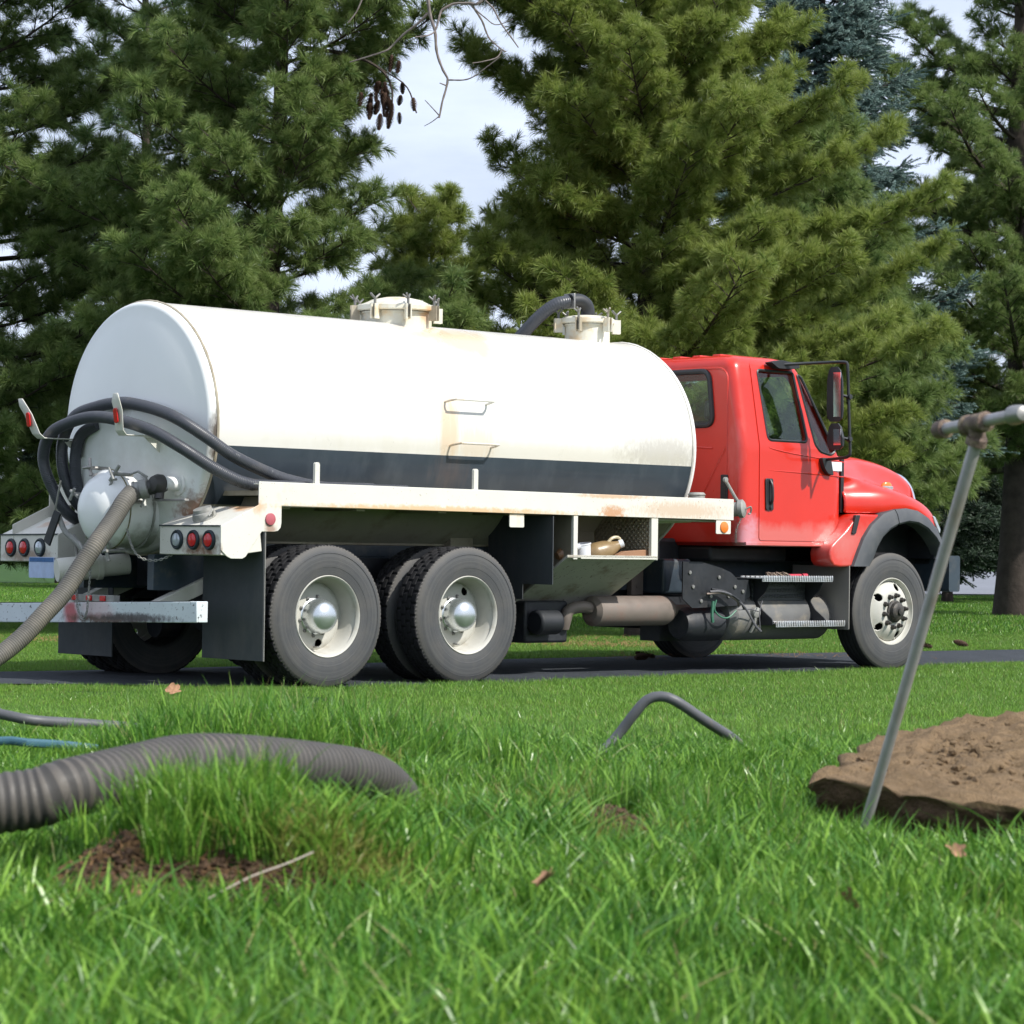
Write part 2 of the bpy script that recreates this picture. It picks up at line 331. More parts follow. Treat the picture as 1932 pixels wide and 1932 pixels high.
# foliage
def leafm(name, c1, c2, tip, tr=.35, rough=.5, tipz=None, patch=0):
    mt, n, p = newmat(name); o = n.nodes['Material Output']
    oi = n.nodes.new('ShaderNodeObjectInfo')
    col = _mix(n, oi.outputs['Random'], c1, c2)
    if tip:
        at = n.nodes.new('ShaderNodeAttribute'); at.attribute_name = 'tip'
        col = _mix(n, at.outputs['Fac'], col, tip)
    if patch:
        g = n.nodes.new('ShaderNodeNewGeometry')
        f = _ramp(n, _noise(n, patch, 4, .6, g.outputs['Position']).outputs['Fac'], .35, .7)
        col = _mix(n, _math(n, 'MULTIPLY', f, .6), col, tuple(x * 1.0 for x in (c2[0] * 1.25, c2[1] * 1.12, c2[2] * .8)))
    n.links.new(col, p.inputs['Base Color']); p.inputs['Roughness'].default_value = rough; p.inputs['Specular IOR Level'].default_value = .3
    t = n.nodes.new('ShaderNodeBsdfTranslucent'); n.links.new(col, t.inputs[0])
    x = n.nodes.new('ShaderNodeMixShader'); x.inputs[0].default_value = tr
    n.links.new(p.outputs[0], x.inputs[1]); n.links.new(t.outputs[0], x.inputs[2]); n.links.new(x.outputs[0], o.inputs[0])
    return mt

def tyre_mat():
    mt, n, p = newmat('tyre_rubber'); t = n.nodes.new('ShaderNodeTexCoord'); sp = n.nodes.new('ShaderNodeSeparateXYZ'); n.links.new(t.outputs['Object'], sp.inputs[0])
    cb = n.nodes.new('ShaderNodeCombineXYZ'); n.links.new(sp.outputs['X'], cb.inputs[0]); n.links.new(sp.outputs['Z'], cb.inputs[1])
    l = n.nodes.new('ShaderNodeVectorMath'); l.operation = 'LENGTH'; n.links.new(cb.outputs[0], l.inputs[0]); rad = l.outputs['Value']
    c1 = n.nodes.new('ShaderNodeCombineXYZ'); n.links.new(_math(n, 'MULTIPLY', rad, 1.0), c1.inputs[0])
    rings = _noise(n, 42, 3, .7, c1.outputs[0]).outputs['Fac']; fine = _noise(n, 260, 2, .6, c1.outputs[0]).outputs['Fac']
    col = _mix(n, _ramp(n, rings, .35, .65), (.042, .045, .050), (.080, .082, .084))
    col = _mix(n, _math(n, 'MULTIPLY', _ramp(n, fine, .45, .7), .35), col, (.10, .10, .098))
    dust = _math(n, 'MULTIPLY', _ramp(n, _noise(n, 6, 7, .65, t.outputs['Object']).outputs['Fac'], .42, .74), .45)
    col = _mix(n, dust, col, (.115, .106, .094)); edge = _math(n, 'MULTIPLY', _ramp(n, rad, .475, .512), .5); col = _mix(n, edge, col, (.145, .132, .115))
    n.links.new(col, p.inputs['Base Color']); p.inputs['Roughness'].default_value = .66; p.inputs['Specular IOR Level'].default_value = .35
    b = n.nodes.new('ShaderNodeBump'); b.inputs['Strength'].default_value = .35; b.inputs['Distance'].default_value = .004; n.links.new(_math(n, 'ADD', rings, fine), b.inputs['Height']); n.links.new(b.outputs[0], p.inputs['Normal'])
    return mt
M['rubber'] = tyre_mat()
# ================================================================ TRUCK
TRUCK_LOC = (-1.32, 19.3, 0); TRZ = math.atan2(TF.y, TF.x)
T = thing('tank_truck', 'big tank truck with white tank and red cab parked on the narrow asphalt drive', 'truck', TRUCK_LOC, TRZ)
YT, ZT, RT = 1.30, 1.900, .940        # tank axis and radius
XA, XB = -.76, 4.23
YM = 2.70                             # far side
def ty(z): return YT - math.sqrt(max(0, RT * RT - (z - ZT) ** 2))
# --- tank shell: cream-white upper barrel, charcoal lower band
zs = 1.755; ang = math.asin((zs - ZT) / RT)
def barrel(name, a0, a1, n, r, mt):
    bm = NB(); xs = [XA, XA + .5, 1, 2, 3, XB - .02]
    rows = [[bm.verts.new((x, YT - r * math.cos(a), ZT + r * math.sin(a))) for a in [a0 + (a1 - a0) * k / n for k in range(n + 1)]] for x in xs]
    for A, B in zip(rows, rows[1:]):
        for k in range(n): bm.faces.new((A[k], A[k + 1], B[k + 1], B[k]))
    return mobj(name, bm, mt, T, angle=60)
barrel('tank_shell', ang, PI - ang, 80, RT, M['tank'])
ang2 = math.asin((1.33 - ZT) / RT)
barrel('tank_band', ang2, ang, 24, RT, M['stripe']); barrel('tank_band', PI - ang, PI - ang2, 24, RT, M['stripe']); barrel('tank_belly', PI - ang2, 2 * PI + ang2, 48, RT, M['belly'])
# heads
for nm, xo, d in (('tank_head', XA, -1), ('tank_head', XB - .02, 1)):
    bm = NB(); pr = [(RT, .0), (RT + .003, .012), (RT, .025)]
    for k in range(1, 13):
        t = k / 12 * PI / 2
        pr.append(((RT - .05) + .05 * math.cos(t), .025 + .05 * math.sin(t) * .9))
    for k in range(1, 11):
        t = k / 10; pr.append(((RT - .05) * (1 - t), .07 + .12 * (1 - (1 - t) ** 2)))
    lathe(bm, pr, (xo, YT, ZT), (d, 0, 0), 96); mobj(nm, bm, M['head'], T, angle=60)
    bm = NB(); ring = [(xo + d * .002, YT + (RT + .003) * math.cos(2 * PI * k / 180), ZT + (RT + .003) * math.sin(2 * PI * k / 180)) for k in range(181)]
    tube(bm, ring, [.0095 + .0035 * random.random() for _ in ring], 6, False); mobj('weld_seam', bm, M['shade_beige'] if d < 0 else M['tank'], T)
# --- hatches on top
def hatch(x, r, lid, zh, nclamp, dome, a_off):
    h = mobj('hatch', lathebm([(r, -.25), (r, zh), (r + .012, zh), (r + .012, zh + .015)], (x, YT, ZT + RT), 48), M['hatchm'], T)
    b = NB(); z0 = ZT + RT + zh + .018
    lathe(b, [(lid - .02, 0), (lid, .008), (lid, .045), (lid - .02, .055), (lid * .86, .06), (lid * .6, .06 + dome * .6), (lid * .3, .06 + dome * .93), (0, .06 + dome)], (x, YT, z0), (0, 0, 1), 48)
    mobj('hatch_lid', b, M['hatchm'], h, bevel=.003)
    for k in range(nclamp):
        a = a_off + 2 * PI * k / nclamp; cx, cy = math.cos(a), math.sin(a); px, py = x + cx * (r + .062), YT + cy * (r + .062)
        b = NB(); w = .018
        for s in (-1, 1):
            ox, oy = -cy * w * s, cx * w * s
            vs = box(b, -.035, .035, -.005, .005, -.045, .075)
            for v in vs:
                X, Y, Z = v.co; v.co = (px + ox + cx * X - cy * Y, py + oy + cy * X + cx * Y, z0 + Z - .03)
        mobj('hatch_clamp', b, M['hatchm'] if k % 3 else M['shade_beige'], h)
        b = NB(); tube(b, [(px, py, z0 - .06), (px, py, z0 + .10)], .011, 6)
        a2 = random.uniform(0, PI); dx, dy = math.cos(a2) * .055, math.sin(a2) * .055
        tube(b, [(px - dx, py - dy, z0 + .125), (px, py, z0 + .088)], .0085, 6); tube(b, [(px + dx, py + dy, z0 + .125), (px, py, z0 + .088)], .0085, 6); tube(b, [(px - dy * .8, py + dx * .8, z0 + .12), (px, py, z0 + .085)], .008, 6)
        mobj('wing_nut', b, M['dirtytank'], h)
    return h, z0
def lathebm(pr, o, n=32, ax=(0, 0, 1)):
    b = NB(); lathe(b, pr, o, ax, n); return b
h1, _z = hatch(1.70, .285, .335, .075, 8, .065, .35)
h2, z2 = hatch(3.86, .195, .235, .125, 6, .02, .5)
bm = NB(); tube(bm, spline([(3.86, YT, z2 + .05), (3.86, YT, z2 + .12), (3.835, YT, z2 + .17), (3.77, YT + .01, z2 + .20), (3.66, YT + .02, z2 + .19)], 14)[0], .062, 14); lathe(bm, [(.075, 0), (.075, .03), (.0, .03)], (3.86, YT, z2 + .05), (0, 0, 1), 16)
mobj('vent_elbow', bm, M['black'], h2)
bm = NB(); lathe(bm, [(.11, 0), (.10, .02), (.07, .035), (0, .035)], (3.86, YT, z2 + .045), (0, 0, 1), 24); mobj('vent_flange', bm, mat('rust_red_flange', (.34, .09, .06), .7, var=.3), h2)
bm = NB(); ribbed(bm, [(3.66, YT + .02, z2 + .19), (3.55, YT + .08, z2 + .155), (3.47, YT + .2, z2 + .05), (3.43, YT + .4, z2 - .12), (3.42, YT + .75, z2 - .35), (3.42, YT + 1.02, z2 - 1.0)], .055, .02, .002, 12); mobj('vent_hose', bm, [M['hose'], M['hose']], T)
bm = NB(); box(bm, 3.655, 3.672, YT - .045, YT + .085, z2 + .125, z2 + .255); mobj('hose_clamp', bm, M['steel'], T, bevel=.004)
bm = NB(); lathe(bm, [(.05, -.04), (.05, .06), (.065, .06), (.065, .09), (0, .095)], (XA + .25, YT + .42, ZT + math.sqrt(RT ** 2 - .42 ** 2)), (0, .42, .9), 14); mobj('tank_fitting', bm, M['tank'], T)
# --- rungs
for xr, zr in ((1.66, 2.17), (1.685, 1.83)):
    y0 = ty(zr) + .01; y1 = y0 - .125
    bm = NB(); w = .215
    q, _ = spline([(xr - w, y0, zr), (xr - w, y0 - .07, zr + .012), (xr - w + .02, y1 + .01, zr + .02), (xr - w + .05, y1, zr + .02), (xr + w - .05, y1, zr + .02), (xr + w - .02, y1 + .01, zr + .02), (xr + w, y0 - .07, zr + .012), (xr + w, y0, zr)], 50)
    tube(bm, q, .0095, 8); mobj('rung', bm, M['tank'], T)
# --- deck and side rails
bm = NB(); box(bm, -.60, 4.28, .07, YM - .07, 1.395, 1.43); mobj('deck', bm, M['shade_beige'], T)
plate = [(-.66, 1.492), (4.33, 1.478), (4.33, 1.302), (-.455, 1.322), (-.455, 1.20), (-.462, 1.165), (-.485, 1.142), (-.52, 1.135), (-.63, 1.135), (-.77, .955), (-.80, .94), (-.90, .94), (-.935, .955), (-.99, 1.0), (-.99, 1.172), (-.66, 1.325)]
bm = NB(); prism(bm, plate, 'y', -.006, .004); box(bm, -.66, 4.33, .004, .06, 1.470, 1.478); box(bm, -.45, 4.33, .004, .06, 1.315, 1.324)
mobj('side_rail', bm, M['bed'], T, bevel=.003)
pl2 = [(p[0], p[1]) for p in plate]
bm = NB(); prism(bm, pl2, 'y', YM - .004, YM + .006); mobj('side_rail', bm, M['bed'], T, bevel=.003)
bm = NB(); prism(bm, [(4.325, 1.302), (4.325, 1.478), (4.333, 1.478), (4.333, 1.302)], 'y', .006, YM - .006); mobj('front_rail', bm, M['bed'], T)
bm = NB(); box(bm, -.655, -.645, YM - .5, YM - .07, 1.33, 1.47); mobj('rear_rail', bm, M['bed'], T)
for x in (-.12, 1.43):
    bm = NB(); prism(bm, rounded([(x - .022, 1.43), (x + .022, 1.43), (x + .022, 1.645), (x - .022, 1.645)], [.002, .002, .018, .018]), 'y', .01, .035); mobj('stake', bm, M['bed'], T, bevel=.003)
bm = NB(); prism(bm, rounded([(1.785, 1.32), (1.935, 1.32), (1.94, 1.205), (1.785, 1.205)], [.001, .001, .014, .014]), 'y', .01, .018); mobj('plate_bracket', bm, M['bed'], T)
# light boxes at the rear
def lightbox(y0, y1, z0, tilt, lamps, inner):
    b = NB(); zt = z0 + .205
    prism(b, [(-.66, zt + .145), (-.985, zt), (-.985, z0), (-.90, z0 - .005), (-.62, z0 + .03)], 'y', y0, y1)
    for v in b.verts: v.co.z += tilt * (v.co.y - y0)
    o = mobj('light_box', b, M['bed'], T, bevel=.004)
    b = NB(); box(b, -.993, -.975, y0 + .01, y1 - .0, zt - .004, zt + .006)
    for v in b.verts: v.co.z += tilt * (v.co.y - y0)
    mobj('top_trim', b, M['navy'], o)
    for yl, kind in lamps:
        zl = z0 + .105 + tilt * (yl - y0)
        b = NB(); lathe(b, [(.048, .0), (.052, .018), (.062, .02), (.070, .012), (.072, 0)], (-.985, yl, zl), (-1, 0, 0), 32)
        g = mobj('lamp_grommet', b, M['navy'], o); g['label'] = 'dark rubber ring round a ' + ('red' if kind == 'r' else 'clear') + ' rear lamp'
        b = NB(); lathe(b, [(.051, .006), (.046, .020), (.03, .026), (0, .029)], (-.985, yl, zl), (-1, 0, 0), 32)
        mobj('rear_lamp', b, M['ltred'] if kind == 'r' else M['ltclear'], o)
    return o
lightbox(.004, .74, .965, 0, ((.52, 'c'), (.325, 'r'), (.135, 'r')), 1)
lightbox(2.07, 2.88, .895, -.01, ((2.72, 'r'), (2.53, 'r'), (2.31, 'c')), 0)
bm = NB(); box(bm, -.66, -.55, 2.22, 2.34, 1.20, 1.40); box(bm, -.6, -.5, 2.3, 2.7, 1.36, 1.395); mobj('corner_post', bm, M['bed'], T, bevel=.004)
bm = NB(); lathe(bm, [(.043, 0), (.043, .012), (.03, .016), (0, .017)], (-.56, -.006, 1.225), (0, -1, 0), 24); mobj('side_reflector', bm, M['ltfade'], T)
# camlock cap lying on the right light box
bm = NB(); lathe(bm, [(.085, 0), (.09, .02), (.08, .055), (.07, .06), (.068, .085), (0, .088)], (-.86, .36, 1.218), (-.35, 0, .93), 28); tube(bm, [(-.86, .27, 1.25), (-.90, .22, 1.29), (-.95, .2, 1.24)], .008, 6); mobj('camlock_cap', bm, M['castgrey'], T)
# rear bumper bar
bm = NB(); box(bm, -1.10, -1.0, .12, 2.95, .49, .64); [setattr(v.co, 'z', v.co.z - .028 * v.co.y) for v in bm.verts]
bump = mobj('rear_bumper', bm, M['bumper'], T, bevel=.006)
bm = NB(); box(bm, -1.098, -1.06, .2, .9, .6385, .644); [setattr(v.co, 'z', v.co.z - .028 * v.co.y) for v in bm.verts]; mobj('grip_strip', bm, M['black'], bump)
bm = NB(); box(bm, -1.098, -1.06, 1.95, 2.92, .6385, .644); [setattr(v.co, 'z', v.co.z - .028 * v.co.y) for v in bm.verts]; mobj('grip_strip', bm, M['black'], bump)
bm = NB(); box(bm, -1.08, -1.02, 1.18, 1.74, .605, .655); lb = mobj('light_bar', bm, M['castgrey'], bump, bevel=.004)
for i, y in enumerate((1.68, 1.49, 1.31)):
    bm = NB(); box(bm, -1.092, -1.078, y - .035, y + .035, .61, .65); mobj('marker_lamp', bm, M['ltred'], bump, bevel=.005)
for y, z1 in ((.86, .84), (1.98, .80)):
    bm = NB(); prism(bm, [(-1.05, .60), (-1.05, .50), (-.25, z1 - .06), (-.25, z1 + .06)], 'y', y - .04, y + .04)
    [setattr(v.co, 'z', v.co.z - (.028 * y if v.co.x < -.9 else 0)) for v in bm.verts]; mobj('bumper_arm', bm, M['bed'], T, bevel=.004)
# licence plate
bm = NB(); prism(bm, rounded([(2.085, .765), (2.435, .765), (2.435, .925), (2.085, .925)], .015), 'x', -1.006, -1.0); lp = mobj('licence_plate', bm, mat('plate_blue_white', (.42, .52, .72), .4, var=.12, vscale=12), T)
bm = NB(); prism(bm, [(2.095, .888), (2.425, .888), (2.425, .92), (2.095, .92)], 'x', -1.009, -1.0065); mobj('plate_band', bm, mat('plate_band_blue', (.02, .11, .30), .4, var=.25, vscale=20), lp)
# mud flaps
bm = NB(); box(bm, -.61, -.598, -.005, .72, .21, 1.13); mf = mobj('mud_flap', bm, M['mflap'], T, bevel=.002)
bm = NB(); box(bm, -.604, -.596, -.011, -.005, .21, 1.13); mobj('flap_edge', bm, M['steel'], mf)
bm = NB(); box(bm, -.61, -.598, 1.88, 2.62, .17, 1.05); mobj('mud_flap', bm, M['mflap'], T, bevel=.002)
bm = NB(); prism(bm, [(-.003, .76), (-.003, 1.30), (.75, 1.30), (.75, .76)], 'x', 2.238, 2.246); prism(bm, [(.34, .64), (.34, .76), (.75, .76), (.75, .64)], 'x', 2.239, 2.245); mobj('mud_flap', bm, M['mflap'], T)
# --- manway on the rear head
bm = NB(); o = (-.80, 1.20, 1.285)
lathe(bm, [(.29, 0), (.28, .05), (.278, .30), (.292, .30), (.292, .325), (.286, .325)], o, (-1, 0, 0), 56); mw = mobj('manway', bm, M['head'], T, bevel=.002)
bm = NB(); lathe(bm, [(.292, .328), (.292, .35), (.27, .37), (.24, .42), (.18, .47), (.1, .498), (0, .507)], o, (-1, 0, 0), 56); mobj('manway_cover', bm, M['head'], mw, angle=60)
bm = NB(); rr = [(-.915, 1.20 + .292 * math.cos(2 * PI * k / 90), 1.285 + .292 * math.sin(2 * PI * k / 90)) for k in range(91)]; tube(bm, rr, [.007 + .006 * random.random() for _ in rr], 6, False); mobj('weld_seam', bm, M['castgrey'], mw)
bm = NB(); rr = [(-1.126, 1.20 + .293 * math.cos(2 * PI * k / 60), 1.285 + .293 * math.sin(2 * PI * k / 60)) for k in range(61)]; tube(bm, rr, .006, 6, False); mobj('gasket', bm, mat('gasket_olive', (.20, .18, .10), .7, var=.3, vscale=30), mw)
for k, a in enumerate((70, 128, 170, 250, 300, 20)):
    a = R(a); cy, cz = 1.20 + .31 * math.cos(a), 1.285 + .31 * math.sin(a)
    bm = NB(); d = Vector((0, math.cos(a), math.sin(a)))
    tube(bm, [Vector((-1.05, cy, cz)) + d * .01, Vector((-1.24, cy, cz)) + d * .015], .014, 8)
    tube(bm, [Vector((-1.22, cy, cz)) - d * .05, Vector((-1.2, cy, cz)) + d * .09], .013, 8)
    t = Vector((0, -math.sin(a), math.cos(a))); tube(bm, [Vector((-1.235, cy, cz)) - t * .05 + d * .03, Vector((-1.235, cy, cz)) + t * .05], .011, 8)
    tube(bm, spline([Vector((-1.2, cy, cz)) - d * .03, Vector((-1.22, cy, cz)) - d * .08 + t * .02, Vector((-1.2, cy, cz)) - d * .09 - t * .03, Vector((-1.17, cy, cz)) - d * .03], 10)[0], .009, 6)
    mobj('clamp', bm, M['castgrey'] if k % 2 else M['steel'], mw)
# chains
def chain(pts, parent, r=.004):
    q, L = spline(pts, 60); n = int(L / .02); q, L = spline(pts, n); bm = NB()
    for i in range(n - 1):
        a, b = q[i], q[i + 1]; d = (b - a).normalized(); s = d.cross(Vector((0, 0, 1)) if i % 2 else Vector((1, .3, 0)))
        s = s.normalized() * .008 if s.length > 0 else Vector((.008, 0, 0))
        mid = (a + b) / 2; lp_ = [mid + d * .015 * math.cos(t) + s * math.sin(t) for t in [2 * PI * j / 6 for j in range(7)]]
        tube(bm, lp_, r, 4, False)
    return mobj('chain', bm, M['castgrey'], parent)
chain([(-1.14, .93, 1.14), (-1.12, .88, 1.0), (-1.08, .82, .93), (-1.0, .73, .92), (-.93, .6, .98)], mw)
chain([(-1.13, 1.62, .80), (-1.12, 1.60, .68), (-1.13, 1.57, .56), (-1.13, 1.50, .47), (-1.13, 1.45, .52), (-1.13, 1.43, .64), (-1.12, 1.42, .86)], T)
# discharge pipe with closed lever valve
bm = NB(); lathe(bm, [(.0, .0), (.085, .0), (.09, .02), (.09, .30), (.10, .30), (.10, .34), (.08, .34), (.08, .55)], (-1.22, 1.72, .83), (.93, -.32, .10), 28); dp = mobj('discharge_pipe', bm, M['bed'], T)
bm = NB(); tube(bm, spline([(-1.10, 1.52, .97), (-1.12, 1.62, 1.05), (-1.15, 1.72, 1.12), (-1.17, 1.80, 1.26)], 16)[0], .022, 10); lathe(bm, [(.06, -.04), (.07, 0), (.05, .05), (0, .07)], (-1.1, 1.50, .93), (-.3, .3, .9), 16); mobj('valve_body', bm, M['castgrey'], dp)
bm = NB(); prism(bm, [(1.72, 1.25), (1.80, 1.28), (1.94, 1.05), (1.86, 1.01)], 'x', -1.20, -1.185); mobj('valve_handle', bm, M['dark'], dp, bevel=.003)
bm = NB(); tube(bm, [(-1.19, 1.73, 1.50), (-1.19, 1.80, 1.28)], .007, 6); tube(bm, [(-1.19, 1.80, 1.28), (-1.19, 1.84, 1.12)], .006, 6); tube(bm, [(-1.05, 1.76, 1.1), (-1.04, 1.70, .86)], .012, 6); mobj('link_rod', bm, M['steel'], dp)
# suction outlet valve on the right of the rear head
bm = NB(); lathe(bm, [(.085, -.12), (.085, .005), (.05, .005), (.05, .13), (.06, .13)], (-.86, .70, 1.475), (-1, 0, 0), 28); sv = mobj('suction_outlet', bm, M['head'], T)
bm = NB(); lathe(bm, [(0, -.07), (.05, -.06), (.07, -.02), (.072, .02), (.055, .06), (0, .075)], (-1.01, .72, 1.47), (-1, 0, 0), 24); tube(bm, [(-1.0, .73, 1.46), (-1.06, .80, 1.44)], .055, 16); tube(bm, [(-1.0, .72, 1.45), (-1.02, .71, 1.36)], .035, 12); mobj('valve_body', bm, mat('valve_dark', (.06, .058, .055), .5, metal=.3), sv)
bm = NB(); prism(bm, [(.78, 1.345), (.78, 1.362), (.38, 1.362), (.38, 1.345)], 'x', -1.03, -.99); tube(bm, [(-1.01, .74, 1.36), (-1.01, .74, 1.41)], .02, 8); mobj('valve_handle', bm, M['steel'], sv, bevel=.003)
bm = NB(); fr0 = Vector((-1.05, .79, 1.44)); dr = Vector((-.1, .10, -.03)).normalized()
lathe(bm, [(.045, 0), (.072, .01), (.072, .06), (.064, .07), (.064, .10), (.07, .10), (.07, .115), (.05, .12)], fr0, dr, 24); tube(bm, [(-1.06, .80, 1.52), (-1.10, .86, 1.56), (-1.12, .92, 1.54)], .009, 6); tube(bm, [(-1.08, .80, 1.37), (-1.10, .82, 1.30)], .008, 6); mobj('camlock_coupling', bm, M['castgrey'], sv)
# --- hose hooks
def hook(y, lean, xo):
    b = NB(); w = .052
    pts2 = [(-.86, 1.80), (-1.24, 1.80), (-1.27, 1.83), (-1.30, 2.0), (-1.30, 2.13)]
    lo = [(-.84, -.0), (-1.24, -.0), (-1.275, .035), (-1.30, .18), (-1.325, .24), (-1.335, .30)]
    rows = []
    for i, (x, z) in enumerate(lo):
        ww = w if i < 5 else w * .55
        rows.append([b.verts.new((x, y + s * ww + lean * z, 1.815 + z)) for s in (-1, 1)])
    for A, B in zip(rows, rows[1:]): b.faces.new((A[0], A[1], B[1], B[0]))
    o = mobj('hose_hook', b, M['bed'], T); so = o.modifiers.new('thick', 'SOLIDIFY'); so.thickness = .008; bv = o.modifiers.new('b', 'BEVEL'); bv.width = .003
    b = NB(); prism(b, [(-.86, 1.81), (-1.05, 1.81), (-.86, 1.66)], 'y', y - .006, y + .006); mobj('gusset', b, M['bed'], o)
    b = NB(); pr = rounded([(-.024, -.055), (.024, -.055), (.024, .055), (-.024, .055)], .023, 6)
    prism(b, pr, 'x', 0, .012); bmesh.ops.rotate(b, verts=b.verts, cent=(0, 0, 0), matrix=Matrix.Rotation(R(-8), 3, 'Y'))
    for v in b.verts: v.co += Vector((-1.318, y + lean * .13, 1.955))
    mobj('reflector', b, M['ltred'], o, bevel=.004)
hook(.86, -.12, 0); hook(1.93, .5, 0)

# --- chassis
for y in (.86, 1.76):
    bm = NB(); box(bm, -.95, 7.2, y, y + .08, .70, .96); mobj('frame_rail', bm, M['dkblue'], T, bevel=.004)
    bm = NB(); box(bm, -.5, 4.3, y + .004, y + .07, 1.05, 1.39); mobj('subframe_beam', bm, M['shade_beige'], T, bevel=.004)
    bm = NB(); box(bm, -.6, 4.3, y + .01, y + .075, .962, 1.048); mobj('spacer_beam', bm, M['dkblue'], T)
for x in (-.4, .3, 1.1, 1.9, 2.7, 3.5, 4.1):
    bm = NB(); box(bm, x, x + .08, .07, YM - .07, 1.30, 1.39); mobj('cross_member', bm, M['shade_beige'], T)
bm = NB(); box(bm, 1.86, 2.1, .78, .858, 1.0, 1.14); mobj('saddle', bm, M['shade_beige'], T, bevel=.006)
bm = NB(); prism(bm, [(.55, 1.05), (2.1, 1.05), (2.4, 1.30), (.55, 1.30)], 'y', .95, 1.7); mobj('hydraulic_tank', bm, M['dark'], T)
bm = NB(); box(bm, -.5, 2.2, .95, 1.72, .72, 1.0); box(bm, -.2, -.1, .3, 2.4, .62, .72); mobj('suspension_mass', bm, M['dark'], T)
for x in (0, 1.37):
    bm = NB(); tube(bm, [(x, .3, .525), (x, 2.4, .525)], .085, 12); lathe(bm, [(0, -.2), (.14, -.16), (.2, -.05), (.2, .05), (.14, .16), (0, .2)], (x, 1.35, .525), (1, 0, 0), 20); lathe(bm, [(0, -.09), (.1, -.09), (.1, .09), (0, .09)], (x - .22, .95, .42), (1, 0, 0), 16); lathe(bm, [(0, -.09), (.1, -.09), (.1, .09), (0, .09)], (x - .22, 1.75, .42), (1, 0, 0), 16)
    mobj('rear_axle', bm, M['dark'], T)
for y in (.76, 1.87):
    bm = NB(); prism(bm, [(-.45, .62), (.1, .62), (.55, .80), (.9, .80), (1.3, .62), (1.85, .62), (1.2, .95), (.2, .95)], 'y', y, y + .08); mobj('walking_beam', bm, M['dark'], T)
bm = NB(); tube(bm, [(1.5, 1.32, .55), (3.4, 1.32, .68), (5.2, 1.32, .75)], .055, 10); mobj('drive_shaft', bm, M['dark'], T)
bm = NB(); box(bm, 4.35, 6.9, .98, 1.72, .36, 1.15); box(bm, 4.7, 5.7, .6, 2.2, .95, 1.09); mobj('engine_block', bm, M['dark'], T, bevel=.03)
bm = NB(); box(bm, 3.3, 4.5, .94, 1.76, .55, .94); mobj('transmission', bm, M['dark'], T, bevel=.05)
bm = NB(); box(bm, 4.1, 5.95, .62, .85, .27, .66); mobj('under_tray', bm, M['dark'], T)
bm = NB(); tube(bm, [(6.48, .35, .5), (6.48, .6, .42), (6.48, 2.1, .42), (6.48, 2.35, .5)], .06, 10); box(bm, 5.8, 7.1, .9, .98, .5, .56); box(bm, 5.8, 7.1, 1.74, 1.82, .5, .56); mobj('front_axle', bm, M['dark'], T)
bm = NB(); box(bm, 6.0, 7.3, .42, .50, .75, 1.36); box(bm, 6.0, 7.3, 2.2, 2.28, .75, 1.36); box(bm, 6.05, 6.1, .1, .45, .95, 1.36); box(bm, 7.18, 7.24, .12, .45, 1.0, 1.25); mobj('inner_fender', bm, M['dark'], T)
bm = NB(); prism(bm, rounded([(7.28, .70), (7.44, .70), (7.44, 1.03), (7.28, 1.03)], .03), 'y', .02, YM - .02); mobj('front_bumper', bm, M['dkblue'], T)
bm = NB(); box(bm, 7.1, 7.3, .8, 1.9, .7, 1.0); mobj('radiator_mount', bm, M['dark'], T)
bm = NB(); lathe(bm, [(0, 0), (.085, .0), (.125, .03), (.125, .86), (.1, .92), (.05, .93), (.05, 1.35)], (3.10, .45, .535), (1, 0, 0), 28); muf = mobj('muffler', bm, M['muffler'], T)
bm = NB(); tube(bm, spline([(3.1, .45, .56), (2.98, .45, .57), (2.88, .47, .54), (2.85, .48, .46), (2.85, .5, .40)], 12)[0], .05, 12); mobj('exhaust_pipe', bm, M['muffler'], muf)
bm = NB(); box(bm, 4.10, 4.45, .58, .86, .67, .97); mobj('battery_box', bm, M['dkblue'], T, bevel=.03, seg=4)
bm = NB(); box(bm, 3.94, 4.08, .80, .858, .66, .98); [box(bm, 3.99, 4.02, .79, .80, z, z + .03) for z in (.72, .82, .91)]; mobj('frame_bracket', bm, M['muffler'], T, bevel=.003)
bm = NB(); prism(bm, [(3.98, .95), (4.20, .95), (4.45, .90), (4.58, .86), (4.66, .80), (4.80, .80), (4.82, .66), (4.70, .58), (4.10, .56), (3.98, .64)], 'y', .24, .252); bb = mobj('valve_bracket', bm, M['dark'], T)
for (x, z) in ((4.06, .86), (4.10, .74), (4.42, .82), (4.62, .74), (4.32, .66), (4.54, .66), (4.72, .70), (4.2, .62)):
    bm = NB(); lathe(bm, [(.016, 0), (.016, .012), (0, .014)], (x, .24, z), (0, -1, 0), 8); mobj('bolt', bm, M['steel'], bb)
bm = NB(); lathe(bm, [(0, -.03), (.15, 0), (.20, .06), (.2, 1.26), (.16, 1.32), (0, 1.35)], (4.62, .44, .475), (1, 0, 0), 36); at = mobj('air_tank', bm, M['dirtytank'], T)
bm = NB(); lathe(bm, [(0, -.03), (.12, -.02), (.145, .05), (.145, .42), (0, .42)], (4.12, .40, .42), (1, 0, 0), 28); mobj('brake_reservoir', bm, M['dark'], T)
